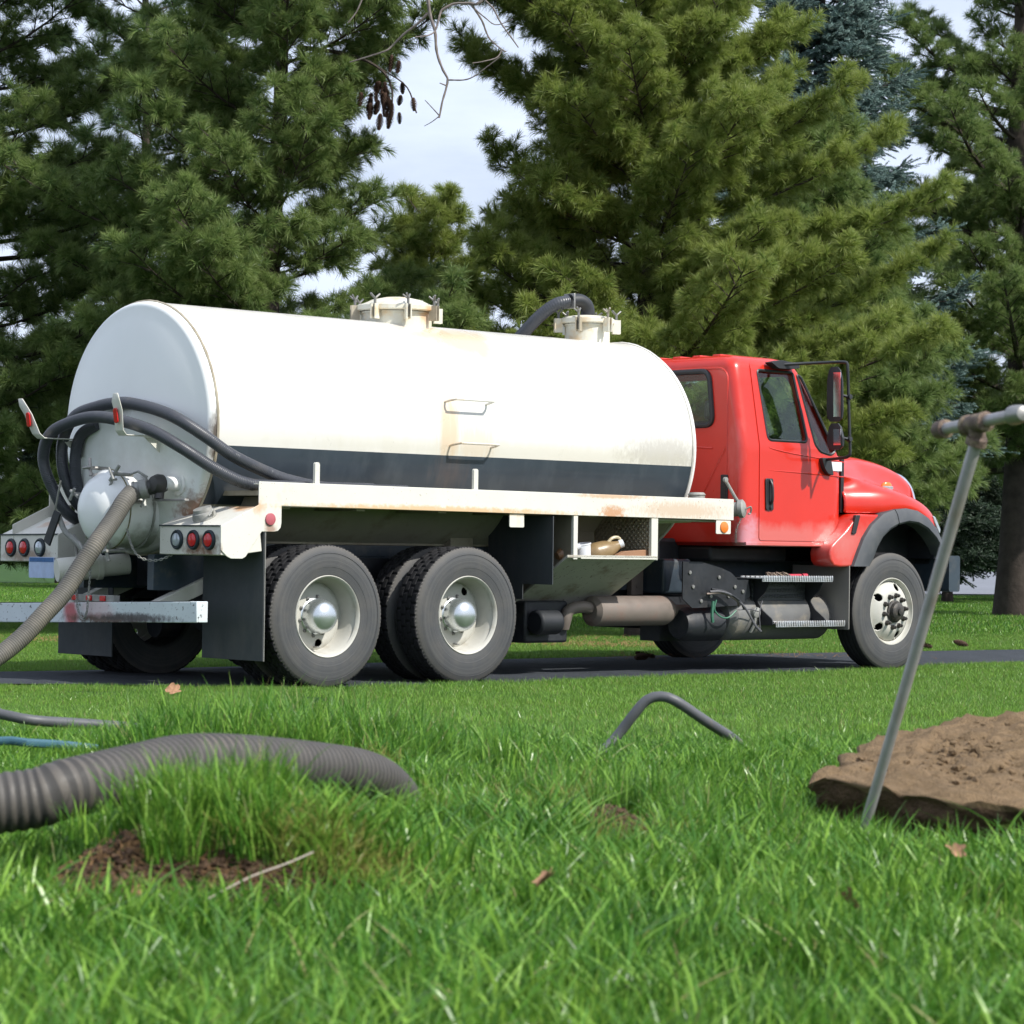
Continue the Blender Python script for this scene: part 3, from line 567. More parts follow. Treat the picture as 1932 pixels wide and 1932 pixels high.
for i, (x0, x1, z, y1) in enumerate(((4.80, 5.72, .815, .40), (4.98, 5.89, .425, .36))):
    bm = NB(); box(bm, x0, x1, .08, y1, z - .005, z + .005); box(bm, x0, x1, .08, .09, z - .03, z + .02)
    for k in range(30): xx = x0 + .01 + k * (x1 - x0 - .03) / 29; box(bm, xx, xx + .014, .072, .08, z - .02, z + .024)
    for k in range(5): yy = .12 + k * .055; box(bm, x0 + .02, x1 - .02, yy, yy + .02, z + .005, z + .018)
    mobj('step', bm, M['alu'], T, bevel=.002, seg=1)
for x in (4.93, 5.62):
    bm = NB(); prism(bm, rounded([(.40, .81), (.10, .81), (.16, .70), (.26, .62), (.20, .54), (.08, .46), (.08, .41), (.30, .41), (.40, .62)], .02), 'x', x, x + .012); mobj('step_bracket', bm, M['dark'], T)
bm = NB(); box(bm, 4.90, 5.6, .30, .312, .60, .80); mobj('step_riser', bm, M['diamondk'], T)
bm = NB(); prism(bm, rounded([(.06, .365), (.06, .93), (.72, .93), (.72, .365)], .01), 'x', 5.915, 5.925); mobj('splash_guard', bm, M['guard'], T)
for pts_, mt_, r_ in (([(4.28, .36, .70), (4.4, .34, .70), (4.55, .34, .66), (4.68, .32, .56), (4.78, .3, .42), (4.84, .28, .36)], 'grey_wire', .010), ([(4.25, .37, .68), (4.38, .35, .69), (4.5, .35, .67), (4.6, .34, .62), (4.64, .36, .58)], 'muffler', .009), ([(4.30, .36, .72), (4.46, .35, .70), (4.62, .33, .62), (4.7, .35, .55)], 'black', .010), ([(4.36, .36, .63), (4.34, .36, .55), (4.40, .35, .49), (4.50, .35, .48), (4.6, .35, .54)], 'green_wire', .007), ([(4.33, .37, .62), (4.32, .37, .50), (4.33, .37, .44)], 'green_wire', .014), ([(4.85, .3, .38), (4.84, .3, .50), (4.88, .32, .58), (4.92, .34, .62)], 'grey_wire', .005), ([(4.62, .34, .545), (4.75, .33, .55), (4.86, .33, .53)], 'grey_wire', .005)):
    bm = NB(); tube(bm, spline([(a_ - .02, b_ - .17, c_) for a_, b_, c_ in pts_], 20)[0], r_, 7); mobj('cable', bm, M[mt_], T)
bm = NB(); lathe(bm, [(0, 0), (.05, .01), (.045, .05), (.02, .06), (0, .06)], (4.88, .26, .52), (0, -1, 0), 14); tube(bm, [(4.88, .23, .54), (4.86, .22, .42), (4.85, .26, .35)], .014, 8); mobj('drain_valve', bm, M['castgrey'], at)
bm = NB(); box(bm, 2.42, 2.9, .5, .9, .28, .62); lathe(bm, [(0, 0), (.1, 0), (.1, .25), (0, .25)], (2.45, .42, .45), (1, 0, 0), 16); mobj('pump_mass', bm, M['dark'], T, bevel=.02)
# tool tray under the deck
tray = NB(); prism(tray, [(-.004, .975), (-.004, .995), (.0, .995), (.70, .575), (.70, .555)], 'x', 2.40, 3.42); TR_ = mobj('tool_tray', tray, M['traym'], T, bevel=.002)
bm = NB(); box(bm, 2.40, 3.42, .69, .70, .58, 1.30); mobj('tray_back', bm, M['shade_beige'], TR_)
for x in (2.472, 3.355):
    bm = NB(); prism(bm, [(.03, .965), (.03, 1.31), (.68, 1.31), (.68, .58)], 'x', x + .01, x + .016); mobj('tread_plate', bm, M['diamond'], TR_)
    bm = NB(); box(bm, x - .004, x + .042 + (.03 if x > 3 else 0), .0, .03, .96, 1.312); mobj('tray_post', bm, M['bed'], TR_, bevel=.003)
bm = NB(); box(bm, 2.55, 3.42, -.004, .004, .965, .99); mobj('tray_lip', bm, M['bed'], TR_, bevel=.002)
bm = NB(); prism(bm, [(3.44, 1.0), (3.47, 1.0), (3.52, 1.20), (3.62, 1.26), (4.14, 1.28), (4.14, 1.302), (3.42, 1.31)], 'y', .30, .31); box(bm, 3.45, 4.3, .10, .3, 1.285, 1.30); mobj('deck_brace', bm, M['bed'], T, bevel=.003)
bm = NB(); prism(bm, rounded([(4.12, 1.298), (4.30, 1.298), (4.30, 1.185), (4.12, 1.185)], .012), 'y', -.002, .006); ab = mobj('lamp_bracket', bm, M['bed'], T, bevel=.002)
bm = NB(); lathe(bm, [(.048, 0), (.046, .01), (.03, .016), (0, .018)], (4.215, -.002, 1.242), (0, -1, 0), 28); mobj('marker_lamp', bm, M['amber'], ab)
bm = NB(); lathe(bm, [(.075, 0), (.08, .02), (.07, .03), (.07, .05), (.078, .055), (.06, .075), (0, .075)], (4.20, .3, 1.46), (0, 0, 1), 24); mobj('filler_cap', bm, M['castgrey'], T)
bm = NB(); tube(bm, [(4.36, .12, 1.64), (4.47, .11, 1.50), (4.50, .10, 1.46)], .014, 8); lathe(bm, [(.022, -.012), (.022, .012), (0, .012)], (4.36, .12, 1.645), (0, -1, 0), 12); mobj('valve_lever', bm, M['castgrey'], T)
bm = NB(); lathe(bm, [(0, -.12), (.06, -.12), (.062, 0), (.078, .01), (.078, .045), (.055, .06), (0, .065)], (4.50, .10, 1.40), (.45, -.85, .1), 28); tube(bm, spline([(4.53, .04, 1.40), (4.56, .01, 1.42), (4.58, .03, 1.37), (4.55, .03, 1.36)], 10)[0], .008, 6); cv = mobj('drain_cap', bm, M['castgrey'], T)
chain([(4.50, .06, 1.33), (4.48, .1, 1.22), (4.50, .12, 1.12)], cv, .003)

# --- wheels (thing > wheel > tyre, rim ...)
def tyre_bm(w, drive):
    b = NB(); Ro = .525; n = 216
    # profile across, y from 0 (outer face) to w
    prof = [(.288, .028), (.305, .012), (.335, .006), (.36, .0035), (.362, .0015), (.40, 0), (.44, .002), (.462, .006), (.464, .003), (.485, .010), (.502, .018), (.510, .022), (.520, .034)]
    tread = []
    ribs = [(.036, .085), (.097, .137), (.149, .19), (.202, .245)] if w > .27 else [(.036, .075), (.085, .125), (.135, .175), (.185, .225)]
    for a, c in ribs: tread += [(Ro - .002, a, 1), (Ro, a + .004, 1), (Ro, c - .004, 1), (Ro - .002, c, 1), (Ro - .013, c + .001, 0), (Ro - .013, c + .010, 0)]
    tread = tread[:-2]
    full = [(r, y, 0) for r, y in prof] + tread + [(r, w - y, 0) for r, y in prof[::-1]]
    rows = []
    for j, (r, y, tf) in enumerate(full):
        row = []
        for k in range(n):
            rr = r
            if tf and drive:
                rib = [i for i, (a, c) in enumerate(ribs) if a - .001 <= y <= c + .001][0]
                if (k + rib * 3) % 6 == 0: rr = r - .011
            elif tf and (k % 3 == 0): rr = r - .003
            if not tf and .50 < r < .5205 and drive and k % 2 == 0: rr = r - .006
            t = 2 * PI * k / n; row.append(b.verts.new((rr * math.cos(t), y, rr * math.sin(t))))
        rows.append(row)
    for j in range(len(rows) - 1):
        mi = 1 if (full[j][0] > .5 and full[j + 1][0] > .5 and .03 < full[j][1] < w - .03) else 0
        for k in range(n):
            f = b.faces.new((rows[j][k], rows[j][(k + 1) % n], rows[j + 1][(k + 1) % n], rows[j + 1][k])); f.material_index = mi
    return b
def disc_bm(r0, r1, yf, holes, n=90, m_=14):
    """ring disc with round holes; yf(r)->y ; holes [(angle, rc, rh)]"""
    b = NB(); rows = []
    for j in range(m_ + 1):
        r = r0 + (r1 - r0) * j / m_; rows.append([b.verts.new((r * math.cos(2 * PI * k / n), yf(r), r * math.sin(2 * PI * k / n))) for k in range(n)])
    hc = [(rc * math.cos(a), rc * math.sin(a), rh) for a, rc, rh in holes]
    def inside(v): 
        for i, (hx, hz, rh) in enumerate(hc):
            if (v.co.x - hx) ** 2 + (v.co.z - hz) ** 2 < rh * rh: return i
        return None
    fl = []
    for j in range(m_):
        for k in range(n):
            q = (rows[j][k], rows[j][(k + 1) % n], rows[j + 1][(k + 1) % n], rows[j + 1][k])
            if all(inside(v) is not None for v in q): continue
            fl.append(b.faces.new(q))
    for row in rows:
        for v in row:
            i = inside(v)
            if i is not None:
                hx, hz, rh = hc[i]; d = Vector((v.co.x - hx, 0, v.co.z - hz))
                if d.length > 1e-5: d = d.normalized() * rh; v.co.x = hx + d.x; v.co.z = hz + d.z
    bmesh.ops.delete(b, geom=[v for v in b.verts if not v.link_faces], context='VERTS')
    return b
def finish(me): return me
tyre_d = mobj('tyre', tyre_bm(.275, True), [M['rubber'], M['rubberdark']], None, angle=25); tyre_f = mobj('tyre', tyre_bm(.265, False), [M['rubber'], M['rubberdark']], None, angle=25)
bm = NB()   # deep rear rim barrel
lathe(bm, [(.300, .012), (.304, .018), (.304, .03), (.290, .04), (.282, .05), (.268, .09), (.262, .15), (.250, .19), (.262, .2), (.28, .25)], (0, 0, 0), (0, 1, 0), 72); lathe(bm, [(.300, .012), (.297, .008), (.293, .010), (.284, .022), (.278, .035)], (0, 0, 0), (0, 1, 0), 72)
rim_b = mobj('rim', bm, M['rim'], None, angle=50)
def mkdisc(hs):
    bm = disc_bm(.11, .262, lambda r: .165 + (.03 * max(0, (r - .2) / .06) ** 2 if r > .2 else 0) , [(R(a), .205, .034) for a in hs] + [(2 * PI * k / 10 + .2, .145, .012) for k in range(10)])
    o = mobj('wheel_disc', bm, M['rim'], None, angle=50); so = o.modifiers.new('s', 'SOLIDIFY'); so.thickness = .01; return o
disc_r = mkdisc((-80, 160)); disc_r2 = mkdisc((62, 190))
bm = NB(); lathe(bm, [(.134, .165), (.124, .16), (.124, .10)], (0, 0, 0), (0, 1, 0), 40); lathe(bm, [(.127, .105), (.126, .085), (.118, .055), (.100, .028), (.070, .008), (.037, -.002), (0, -.005)], (0, 0, 0), (0, 1, 0), 48); hubc = mobj('hub_cap', bm, M['hub'], None, angle=60)
bm = NB(); box(bm, -.01, .01, .12, .17, -.23, -.22); vstem = mobj('valve_stem', bm, M['steel'], None)
bm = NB(); lathe(bm, [(.014, .168), (.014, .156), (.009, .154), (.008, .148), (0, .147)], (0, 0, 0), (0, 1, 0), 6); nutm = mobj('lug_nut', bm, M['dirtytank'], None)
# front rim
bm = NB(); lathe(bm, [(.300, .03), (.304, .022), (.300, .012), (.293, .012), (.287, .03), (.278, .045), (.27, .05)], (0, 0, 0), (0, 1, 0), 72); rim_f = mobj('rim', bm, M['rim'], None, angle=50)
def yf(r):
    t = (r - .09) / (.272 - .09)
    return -.012 + .0 * t if t < .42 else -.012 + .07 * ((t - .42) / .58) ** 1.6
bm = disc_bm(.085, .272, yf, [(R(a), .226, .037) for a in (146, 218, 290, 2, 74)]); disc_f = mobj('wheel_disc', bm, M['rim'], None, angle=50); so = disc_f.modifiers.new('s', 'SOLIDIFY'); so.thickness = .012; so.offset = -1
bm = NB(); lathe(bm, [(.10, -.010), (.10, -.028), (.085, -.034), (.078, -.065), (.055, -.078), (.03, -.08), (.028, -.095), (0, -.097)], (0, 0, 0), (0, 1, 0), 32); hub_f = mobj('hub', bm, M['guarddark'], None, angle=40)
bm = NB(); lathe(bm, [(.026, 0), (.026, -.008), (.019, -.010), (.019, -.035), (.012, -.037), (.011, -.048), (0, -.05)], (0, 0, 0), (0, 1, 0), 6); nutf = mobj('lug_nut', bm, M['guarddark'], None)
protos = [tyre_d, tyre_f, rim_b, disc_r, disc_r2, hubc, vstem, nutm, rim_f, disc_f, hub_f, nutf]
def place(src, parent, loc=(0, 0, 0), rot=(0, 0, 0)):
    o = src.copy(); o.location = loc; o.rotation_euler = rot; o.parent = parent; C.objects.link(o); return o
def wheel(x, y, face, kind, spin):
    """face -1: outer side looks to -y (near side)"""
    e = bpy.data.objects.new('wheel', None); e.location = (x, y, .525); e.rotation_euler = (0, spin, 0) if face < 0 else (0, spin, PI); e.parent = T; e.empty_display_size = .1; C.objects.link(e)
    if kind == 'dual':
        place(tyre_d, e); place(rim_b, e); place(disc_r2 if x > 1 else disc_r, e); place(hubc, e); place(vstem, e)
        for k in range(10): a = 2 * PI * k / 10 + .2; place(nutm, e, (.145 * math.cos(a), 0, .145 * math.sin(a)))
        place(tyre_d, e, (0, .335, 0), (0, .11, 0)); 
    else:
        place(tyre_f, e); place(rim_f, e); place(disc_f, e); place(hub_f, e)
        for k in range(10): a = 2 * PI * k / 10 + .16; place(nutf, e, (.143 * math.cos(a), -.012, .143 * math.sin(a)))
    return e
wheel(0, 0, -1, 'dual', 0); wheel(1.37, 0, -1, 'dual', R(0))
wheel(6.49, .03, -1, 'front', 0)
wheel(0, YM, 1, 'dual', .4); wheel(1.37, YM, 1, 'dual', .9); wheel(6.49, YM - .03, 1, 'front', .5)
for o in protos: bpy.data.objects.remove(o)
bm = NB(); lathe(bm, [(0, 0), (.2, 0), (.2, .2), (0, .2)], (0, .62, .525), (0, 1, 0), 20); lathe(bm, [(0, 0), (.2, 0), (.2, .2), (0, .2)], (1.37, .62, .525), (0, 1, 0), 20); lathe(bm, [(0, 0), (.2, 0), (.2, .25), (0, .25)], (6.49, .12, .525), (0, 1, 0), 20); mobj('brake_drum', bm, M['dark'], T)
# ================================================================ CAB
YC = 1.34
def ys(z): return .20 if z <= 1.95 else .20 + (z - 1.95) * (.14 / .75)
def xf(z): return 6.0 if z <= 1.88 else 6.0 - (z - 1.88) * (.46 / .80)
def cabsolid(off, zlo=1.09, roof=True):
    """closed shell made of horizontal rounded slices, grown by off"""
    b = NB(); zl = [(zlo - off, .03), (zlo + .03, 0), (1.35, 0), (1.7, 0), (1.88, 0), (1.95, 0), (2.1, 0), (2.3, 0), (2.5, 0), (2.62, 0), (2.66, .008), (2.695, .028), (2.722, .065), (2.738, .12), (2.748 + off, .22)]
    rows = []
    for z, ins in zl:
        zz = min(z, 2.70); y0 = ys(zz) + ins - off; y1 = 2 * YC - y0; x0 = 4.66 + ins - off; x1 = xf(zz) - ins + off
        rr = .10 + off; poly = rounded([(x0, y0), (x1, y0), (x1, y1), (x0, y1)], [rr, .16, .16, rr], 6)
        rows.append([b.verts.new((x, y, z)) for x, y in poly])
    n = len(rows[0])
    for A, B in zip(rows, rows[1:]):
        for k in range(n): b.faces.new((A[k], A[(k + 1) % n], B[(k + 1) % n], B[k]))
    b.faces.new(rows[0][::-1]); b.faces.new(rows[-1])
    return b
def tmp(bm, nm='cutter'):
    bmesh.ops.recalc_face_normals(bm, faces=bm.faces[:]); me = bpy.data.meshes.new(nm); bm.to_mesh(me); bm.free(); o = bpy.data.objects.new(nm, me); C.objects.link(o); return o
def boolean(target, ops):
    for o, op in ops:
        md = target.modifiers.new('b', 'BOOLEAN'); md.operation = op; md.object = o; md.solver = 'EXACT'
    bpy.context.view_layer.update(); dg = bpy.context.evaluated_depsgraph_get()
    me = bpy.data.meshes.new_from_object(target.evaluated_get(dg)); target.modifiers.clear(); old = target.data; target.data = me
    return target
WD = rounded([(4.955, 2.615), (5.425, 2.615), (5.50, 2.035), (5.475, 2.005), (4.985, 2.005)], [.035, .03, .03, .02, .05], 4)     # door glass (x,z)
WQ = rounded([(5.475, 2.60), (5.53, 2.575), (5.865, 1.935), (5.80, 1.905), (5.66, 1.93), (5.60, 1.985)], [.02, .02, .03, .02, .03, .03], 4)
WR = rounded([(.60, 2.60), (2.08, 2.60), (2.12, 2.13), (.545, 2.13)], .09, 5)  # rear glass (y,z)
def shrink(poly, d):
    c = Vector((sum(p[0] for p in poly) / len(poly), sum(p[1] for p in poly) / len(poly)))
    return [tuple(Vector(p) + (c - Vector(p)).normalized() * d) for p in poly]
def grow(poly, d): return shrink(poly, -d)
inner = tmp(cabsolid(-.045, 1.15))
b = NB(); prism(b, WD, 'y', -.6, .75); cutD = tmp(b); b = NB(); prism(b, WQ, 'y', -.6, .75); cutQ = tmp(b)
b = NB(); prism(b, WD, 'y', 1.9, 3.3); cutD2 = tmp(b); b = NB(); prism(b, WQ, 'y', 1.9, 3.3); cutQ2 = tmp(b)
b = NB(); prism(b, WR, 'x', 4.5, 4.9); cutR = tmp(b)
b = NB(); prism(b, rounded([(.50, 2.60), (2.18, 2.60), (2.30, 1.99), (.38, 1.99)], .07, 4), 'x', 5.35, 6.6); cutW = tmp(b)
cab = tmp(cabsolid(0), 'cab'); boolean(cab, [(inner, 'DIFFERENCE'), (cutD, 'DIFFERENCE'), (cutQ, 'DIFFERENCE'), (cutD2, 'DIFFERENCE'), (cutQ2, 'DIFFERENCE'), (cutR, 'DIFFERENCE'), (cutW, 'DIFFERENCE')])
cab.name = 'cab'; cab.parent = T; cab.data.materials.clear(); cab.data.materials.append(M['red']); cab.data.polygons.foreach_set('use_smooth', [True] * len(cab.data.polygons)); cab.data.set_sharp_from_angle(angle=R(30))
outline = rounded([(4.875, 1.14), (4.87, 1.9), (4.875, 2.675), (5.47, 2.665), (5.90, 1.90), (5.985, 1.885), (5.985, 1.42), (5.95, 1.32), (5.74, 1.14)], [.03, .01, .05, .03, .02, .03, .05, .05, .03], 4)
for side in (0, 1):
    b = NB(); prism(b, outline, 'y', -.3 if side == 0 else 1.9, .8 if side == 0 else 3.2); keep = tmp(b); thin = tmp(cabsolid(-.012, 1.10))
    door = tmp(cabsolid(.007, 1.05), 'door'); boolean(door, [(keep, 'INTERSECT'), (thin, 'DIFFERENCE'), ((cutD, cutD2)[side], 'DIFFERENCE'), ((cutQ, cutQ2)[side], 'DIFFERENCE')])
    door.name = 'door'; door.parent = T; door.data.materials.clear(); door.data.materials.append(M['red']); door.data.polygons.foreach_set('use_smooth', [True] * len(door.data.polygons)); door.data.set_sharp_from_angle(angle=R(30))
    bv = door.modifiers.new('bevel', 'BEVEL'); bv.width = .003; bv.segments = 2; bv.limit_method = 'ANGLE'
    bpy.data.objects.remove(keep); bpy.data.objects.remove(thin)
    sg = 1 if side == 0 else -1
    def yy(z, d): return (ys(z) + d) if side == 0 else (2 * YC - ys(z) - d)
    for poly, nm in ((WD, 'door_window'), (WQ, 'quarter_window')):
        b = NB(); g = grow(poly, .008); a = [b.verts.new((x, yy(z, .016), z)) for x, z in g]; c = [b.verts.new((x, yy(z, .020), z)) for x, z in g]
        b.faces.new(a); b.faces.new(c[::-1]); n = len(a)
        for k in range(n): b.faces.new((a[k], a[(k + 1) % n], c[(k + 1) % n], c[k]))
        w_ = mobj(nm, b, M['glass'], door, smooth=False)
        b = NB(); lp_ = [(x, yy(z, -.004), z) for x, z in poly]; lp_.append(lp_[0]); tube(b, lp_, .0125, 6, False); mobj('window_seal', b, M['black'], w_)
    # character lines pressed in the door
    if side == 0:
        b = NB(); tube(b, spline([(4.99, .196, 2.0 - .06), (5.08, .194, 1.925), (5.35, .193, 1.895), (5.98, .194, 1.845)], 24)[0], .006, 6); mobj('crease', b, M['red'], door)
        b = NB(); tube(b, spline([(4.98, .198, 1.745), (5.4, .193, 1.735), (5.98, .194, 1.715)], 14)[0], .006, 6); mobj('crease', b, M['red'], door)
        hd = NB(); prism(hd, rounded([(4.935, 1.675), (5.035, 1.675), (5.045, 1.40), (4.945, 1.40)], .02, 4), 'y', .180, .19); h_ = mobj('handle_bezel', hd, M['black'], door, bevel=.004)
        hd = NB(); prism(hd, rounded([(4.955, 1.65), (5.018, 1.65), (5.024, 1.47), (4.962, 1.47)], .02, 4), 'y', .1785, .1802); mobj('handle_pocket', hd, M['dark'], h_)
        hd = NB(); tube(hd, spline([(4.99, .178, 1.66), (4.99, .155, 1.62), (4.993, .15, 1.55), (4.996, .155, 1.48), (4.997, .178, 1.455)], 14)[0], .012, 8); lathe(hd, [(.014, 0), (.014, .012), (0, .014)], (5.0, .179, 1.425), (0, -1, 0), 12); mobj('door_handle', hd, M['black'], h_, bevel=0)
        st = NB(); prism(st, rounded([(5.80, 1.845), (5.95, 1.845), (5.95, 1.765), (5.80, 1.765)], .006), 'y', .188, .190); mobj('sticker', st, M['white'], door)
for o in (inner, cutD, cutQ, cutD2, cutQ2, cutR, cutW): bpy.data.objects.remove(o)
# rear glass
b = NB(); prism(b, grow(WR, .01), 'x', 4.672, 4.678); rw = mobj('rear_window', b, M['glass'], T, smooth=False)
b = NB(); g = [(4.656, y, z) for y, z in WR]; g.append(g[0]); tube(b, g, .024, 8, False); mobj('window_seal', b, M['black'], rw)
# windscreen
b = NB(); q = [(.48, 1.97), (2.20, 1.97), (2.06, 2.62), (.62, 2.62)]
b = NB(); a = [b.verts.new((xf(z) - .02, y, z)) for y, z in q]; c = [b.verts.new((xf(z) - .026, y, z)) for y, z in q]; b.faces.new(a); b.faces.new(c[::-1]); mobj('windscreen', b, M['glass'], T, smooth=False)
# pressed ribs on the rear wall and roof
b = NB(); pr = rounded([(.385, 2.62), (2.30, 2.62), (2.30, 1.3), (.385, 1.3)], .12, 5); tube(b, [(4.663, y, z) for y, z in pr] + [(4.663, *pr[0])], .012, 6, False); mobj('pressed_rib', b, M['red'], T)
for p in ([(.40, 1.93), (.80, 1.32)], [(.55, 1.93), (.9, 1.93), (.9, 1.72)], [(.95, 1.85), (.8, 1.6)]):
    b = NB(); tube(b, spline([(4.664, y, z) for y, z in p], 12)[0], .012, 6); mobj('pressed_rib', b, M['red'], T)
for k in range(7):
    y = .62 + k * .24; b = NB(); box(b, 4.82, 5.4, y, y + .10, 2.738, 2.757); mobj('roof_rib', b, M['red'], T, bevel=.012, seg=3)
b = NB(); prism(b, rounded([(.365, 1.70), (.445, 1.70), (.445, 1.46), (.365, 1.46)], .012), 'x', 4.648, 4.661); v_ = mobj('air_vent', b, M['black'], T, bevel=.003)
b = NB()
for k in range(8): box(b, 4.640, 4.649, .378, .432, 1.485 + k * .026, 1.495 + k * .026)
mobj('louvre', b, M['black'], v_)
# sill under the door
b = NB(); prism(b, [(4.70, 1.095), (5.70, 1.095), (5.70, 1.125), (4.70, 1.125)], 'y', .185, .21); mobj('sill', b, M['red'], T, bevel=.004)
# interior
b = NB(); box(b, 4.72, 5.9, .26, 2.42, 1.17, 1.5); box(b, 5.55, 5.95, .3, 2.38, 1.5, 1.93); mobj('dashboard', b, M['dark'], T, bevel=.04)
for y in (.42, 1.62):
    b = NB(); box(b, 4.78, 5.28, y, y + .5, 1.5, 1.66); box(b, 4.76, 4.90, y + .02, y + .48, 1.6, 2.18); box(b, 4.77, 4.86, y + .14, y + .36, 2.18, 2.36); mobj('seat', b, M['black'], T, bevel=.04, seg=3)
b = NB(); lathe(b, [(.20 + .014 * math.cos(t), .014 * math.sin(t)) for t in [2 * PI * k / 8 for k in range(8)]], (5.42, 1.88, 1.95), (-.8, 0, .6), 28, closed_prof=True); tube(b, [(5.42, 1.88, 1.95), (5.6, 1.88, 1.8)], .02, 6); box(b, 5.41, 5.43, 1.69, 2.07, 1.94, 1.96); mobj('steering_wheel', b, M['black'], T)
# --- mirrors
def mirror(side):
    sg = 1 if side == 0 else -1
    def Y(y): return y if side == 0 else 2 * YC - y
    b = NB(); q, _ = spline([(5.18, Y(.30), 2.67), (5.42, Y(.10), 2.69), (5.575, Y(-.12), 2.70), (5.595, Y(-.155), 2.685), (5.60, Y(-.16), 2.64), (5.62, Y(-.16), 2.3), (5.645, Y(-.16), 1.93), (5.645, Y(-.155), 1.895), (5.64, Y(-.13), 1.875), (5.66, Y(.0), 1.865), (5.71, Y(.17), 1.86)], 70)
    tube(b, q, .0135, 8); o = mobj('mirror_frame', b, M['black'], T)
    b = NB(); prism(b, rounded([(5.06, 2.685), (5.20, 2.71), (5.42, 2.69), (5.44, 2.655), (5.36, 2.64), (5.16, 2.635)], .02, 3), 'y', Y(.245) - .0, Y(.33)); mobj('mirror_base', b, M['black'], o, bevel=.01)
    b = NB(); prism(b, rounded([(5.64, 1.875), (5.76, 1.875), (5.80, 1.72), (5.72, 1.735), (5.67, 1.79)], .02, 3), 'y', Y(.15), Y(.20)); mobj('mirror_base', b, M['black'], o, bevel=.01)
    for z0, z1, dx in ((2.18, 2.655, .045), (1.935, 2.165, .06)):
        b = NB(); sec = rounded([(0, -.10), (0, .10), (dx, .07), (dx * 1.5, 0), (dx, -.07)], .02, 3)
        zl = [(z0, .55), (z0 + .03, .9), (z0 + .10, 1.0), (z1 - .12, .95), (z1 - .03, .72), (z1, .4)]; rows = []
        for z, s in zl: rows.append([b.verts.new((5.505 + .02 * (2.6 - z) + x * s, Y(-.09 + y * s), z)) for x, y in sec])
        n = len(sec)
        for A, B in zip(rows, rows[1:]):
            for k in range(n): b.faces.new((A[k], A[(k + 1) % n], B[(k + 1) % n], B[k]))
        b.faces.new(rows[0][::-1]); b.faces.new(rows[-1]); mo = mobj('mirror_head', b, M['black'], o, bevel=.004)
        b = NB(); vs = box(b, 5.498, 5.503, Y(-.165), Y(-.085), z0 + .04, z1 - .05)
        for v in vs: v.co.x += .02 * (2.6 - v.co.z)
        mobj('mirror_glass', b, M['chrome'], mo)
        zc_ = (z0 + z1) / 2; b = NB(); lathe(b, [(.022, -.02), (.024, 0), (.022, .02), (0, .022)], (5.60 + .02 * (2.6 - zc_) + .015, Y(-.165), zc_ - .02), (0, -sg, 0), 14); tube(b, [(5.55, Y(-.1), zc_), (5.61, Y(-.16), zc_ - .02)], .014, 6); mobj('mirror_clamp', b, M['black'], o)
    return o
mirror(0); mirror(1)
# --- hood and fenders: lofted shell
sx = [ # x, yo, zb, zf, yj, zj, yh, zh, zc
 (6.006, .20, 1.395, 1.60, .235, 1.72, .40, 1.925, 1.985),
 (6.12, .165, 1.395, 1.595, .25, 1.712, .42, 1.922, 1.982),
 (6.25, .10, 1.398, 1.60, .27, 1.70, .44, 1.91, 1.972),
 (6.40, .055, 1.40, 1.605, .30, 1.685, .455, 1.89, 1.955),
 (6.55, .035, 1.43, 1.59, .33, 1.665, .46, 1.905, 1.96),
 (6.72, .028, 1.43, 1.562, .36, 1.635, .47, 1.888, 1.945),
 (6.90, .035, 1.38, 1.52, .39, 1.60, .475, 1.86, 1.92),
 (7.05, .055, 1.28, 1.468, .42, 1.562, .48, 1.825, 1.89),
 (7.17, .085, 1.16, 1.405, .44, 1.53, .49, 1.785, 1.85),
 (7.27, .14, 1.02, 1.33, .45, 1.50, .50, 1.735, 1.81),
 (7.34, .22, .99, 1.24, .47, 1.44, .54, 1.63, 1.73)]
b = NB(); rows = []
for (x, yo, zb, zf, yj, zj, yh, zh, zc) in sx:
    half = [(yo + .015, zb), (yo, zb + .02), (yo - .004, (zb + zf) / 2), (yo + .02, zf - .02), (yo + .07, zf + .022), ((yo + yj) / 2 + .045, (zf + zj) / 2 + .032), (yj - .02, zj + .004), (yj + .012, zj + .012), (yj + (yh - yj) * .45, zj + (zh - zj) * .5), (yh - .03, zh - .055), (yh + .03, zh - .012), (yh + .14, zh + (zc - zh) * .45), (.92, zc - .018), (YC, zc)]
    full = half + [(2 * YC - y, z) for y, z in half[:-1][::-1]]
    rows.append([b.verts.new((x, y, z)) for y, z in full])
for A, B in zip(rows, rows[1:]):
    for k in range(len(A) - 1): b.faces.new((A[k], A[k + 1], B[k + 1], B[k]))
hood = mobj('hood', b, M['red'], T, angle=80)
ss = hood.modifiers.new('s', 'SUBSURF'); ss.levels = 2; ss.render_levels = 2
so = hood.modifiers.new('t', 'SOLIDIFY'); so.thickness = .012; so.offset = -1
b = NB(); nn = len(rows) if False else 0
fr = sx[-1]; half = [(.25, .95), (.24, 1.2), (.50, 1.40), (.56, 1.60), (YC, 1.70)]; poly = half + [(2 * YC - y, z) for y, z in half[:-1][::-1]]
prism(b, poly, 'x', 7.28, 7.325); gr = mobj('grille', b, M['dark'], T)
b = NB(); tube(b, spline([(7.335, .462, 1.46), (7.325, .475, 1.55), (7.30, .50, 1.66), (7.25, .55, 1.745), (7.22, .64, 1.79)], 16)[0], .016, 8); mobj('grille_trim', b, M['chrome'], gr)
b = NB(); prism(b, [(7.10, 1.392), (7.135, 1.385), (7.215, 1.27), (7.21, 1.23), (7.19, 1.235), (7.12, 1.34)], 'y', .07, .14); mobj('headlight', b, M['ltclear'], T, bevel=.008)
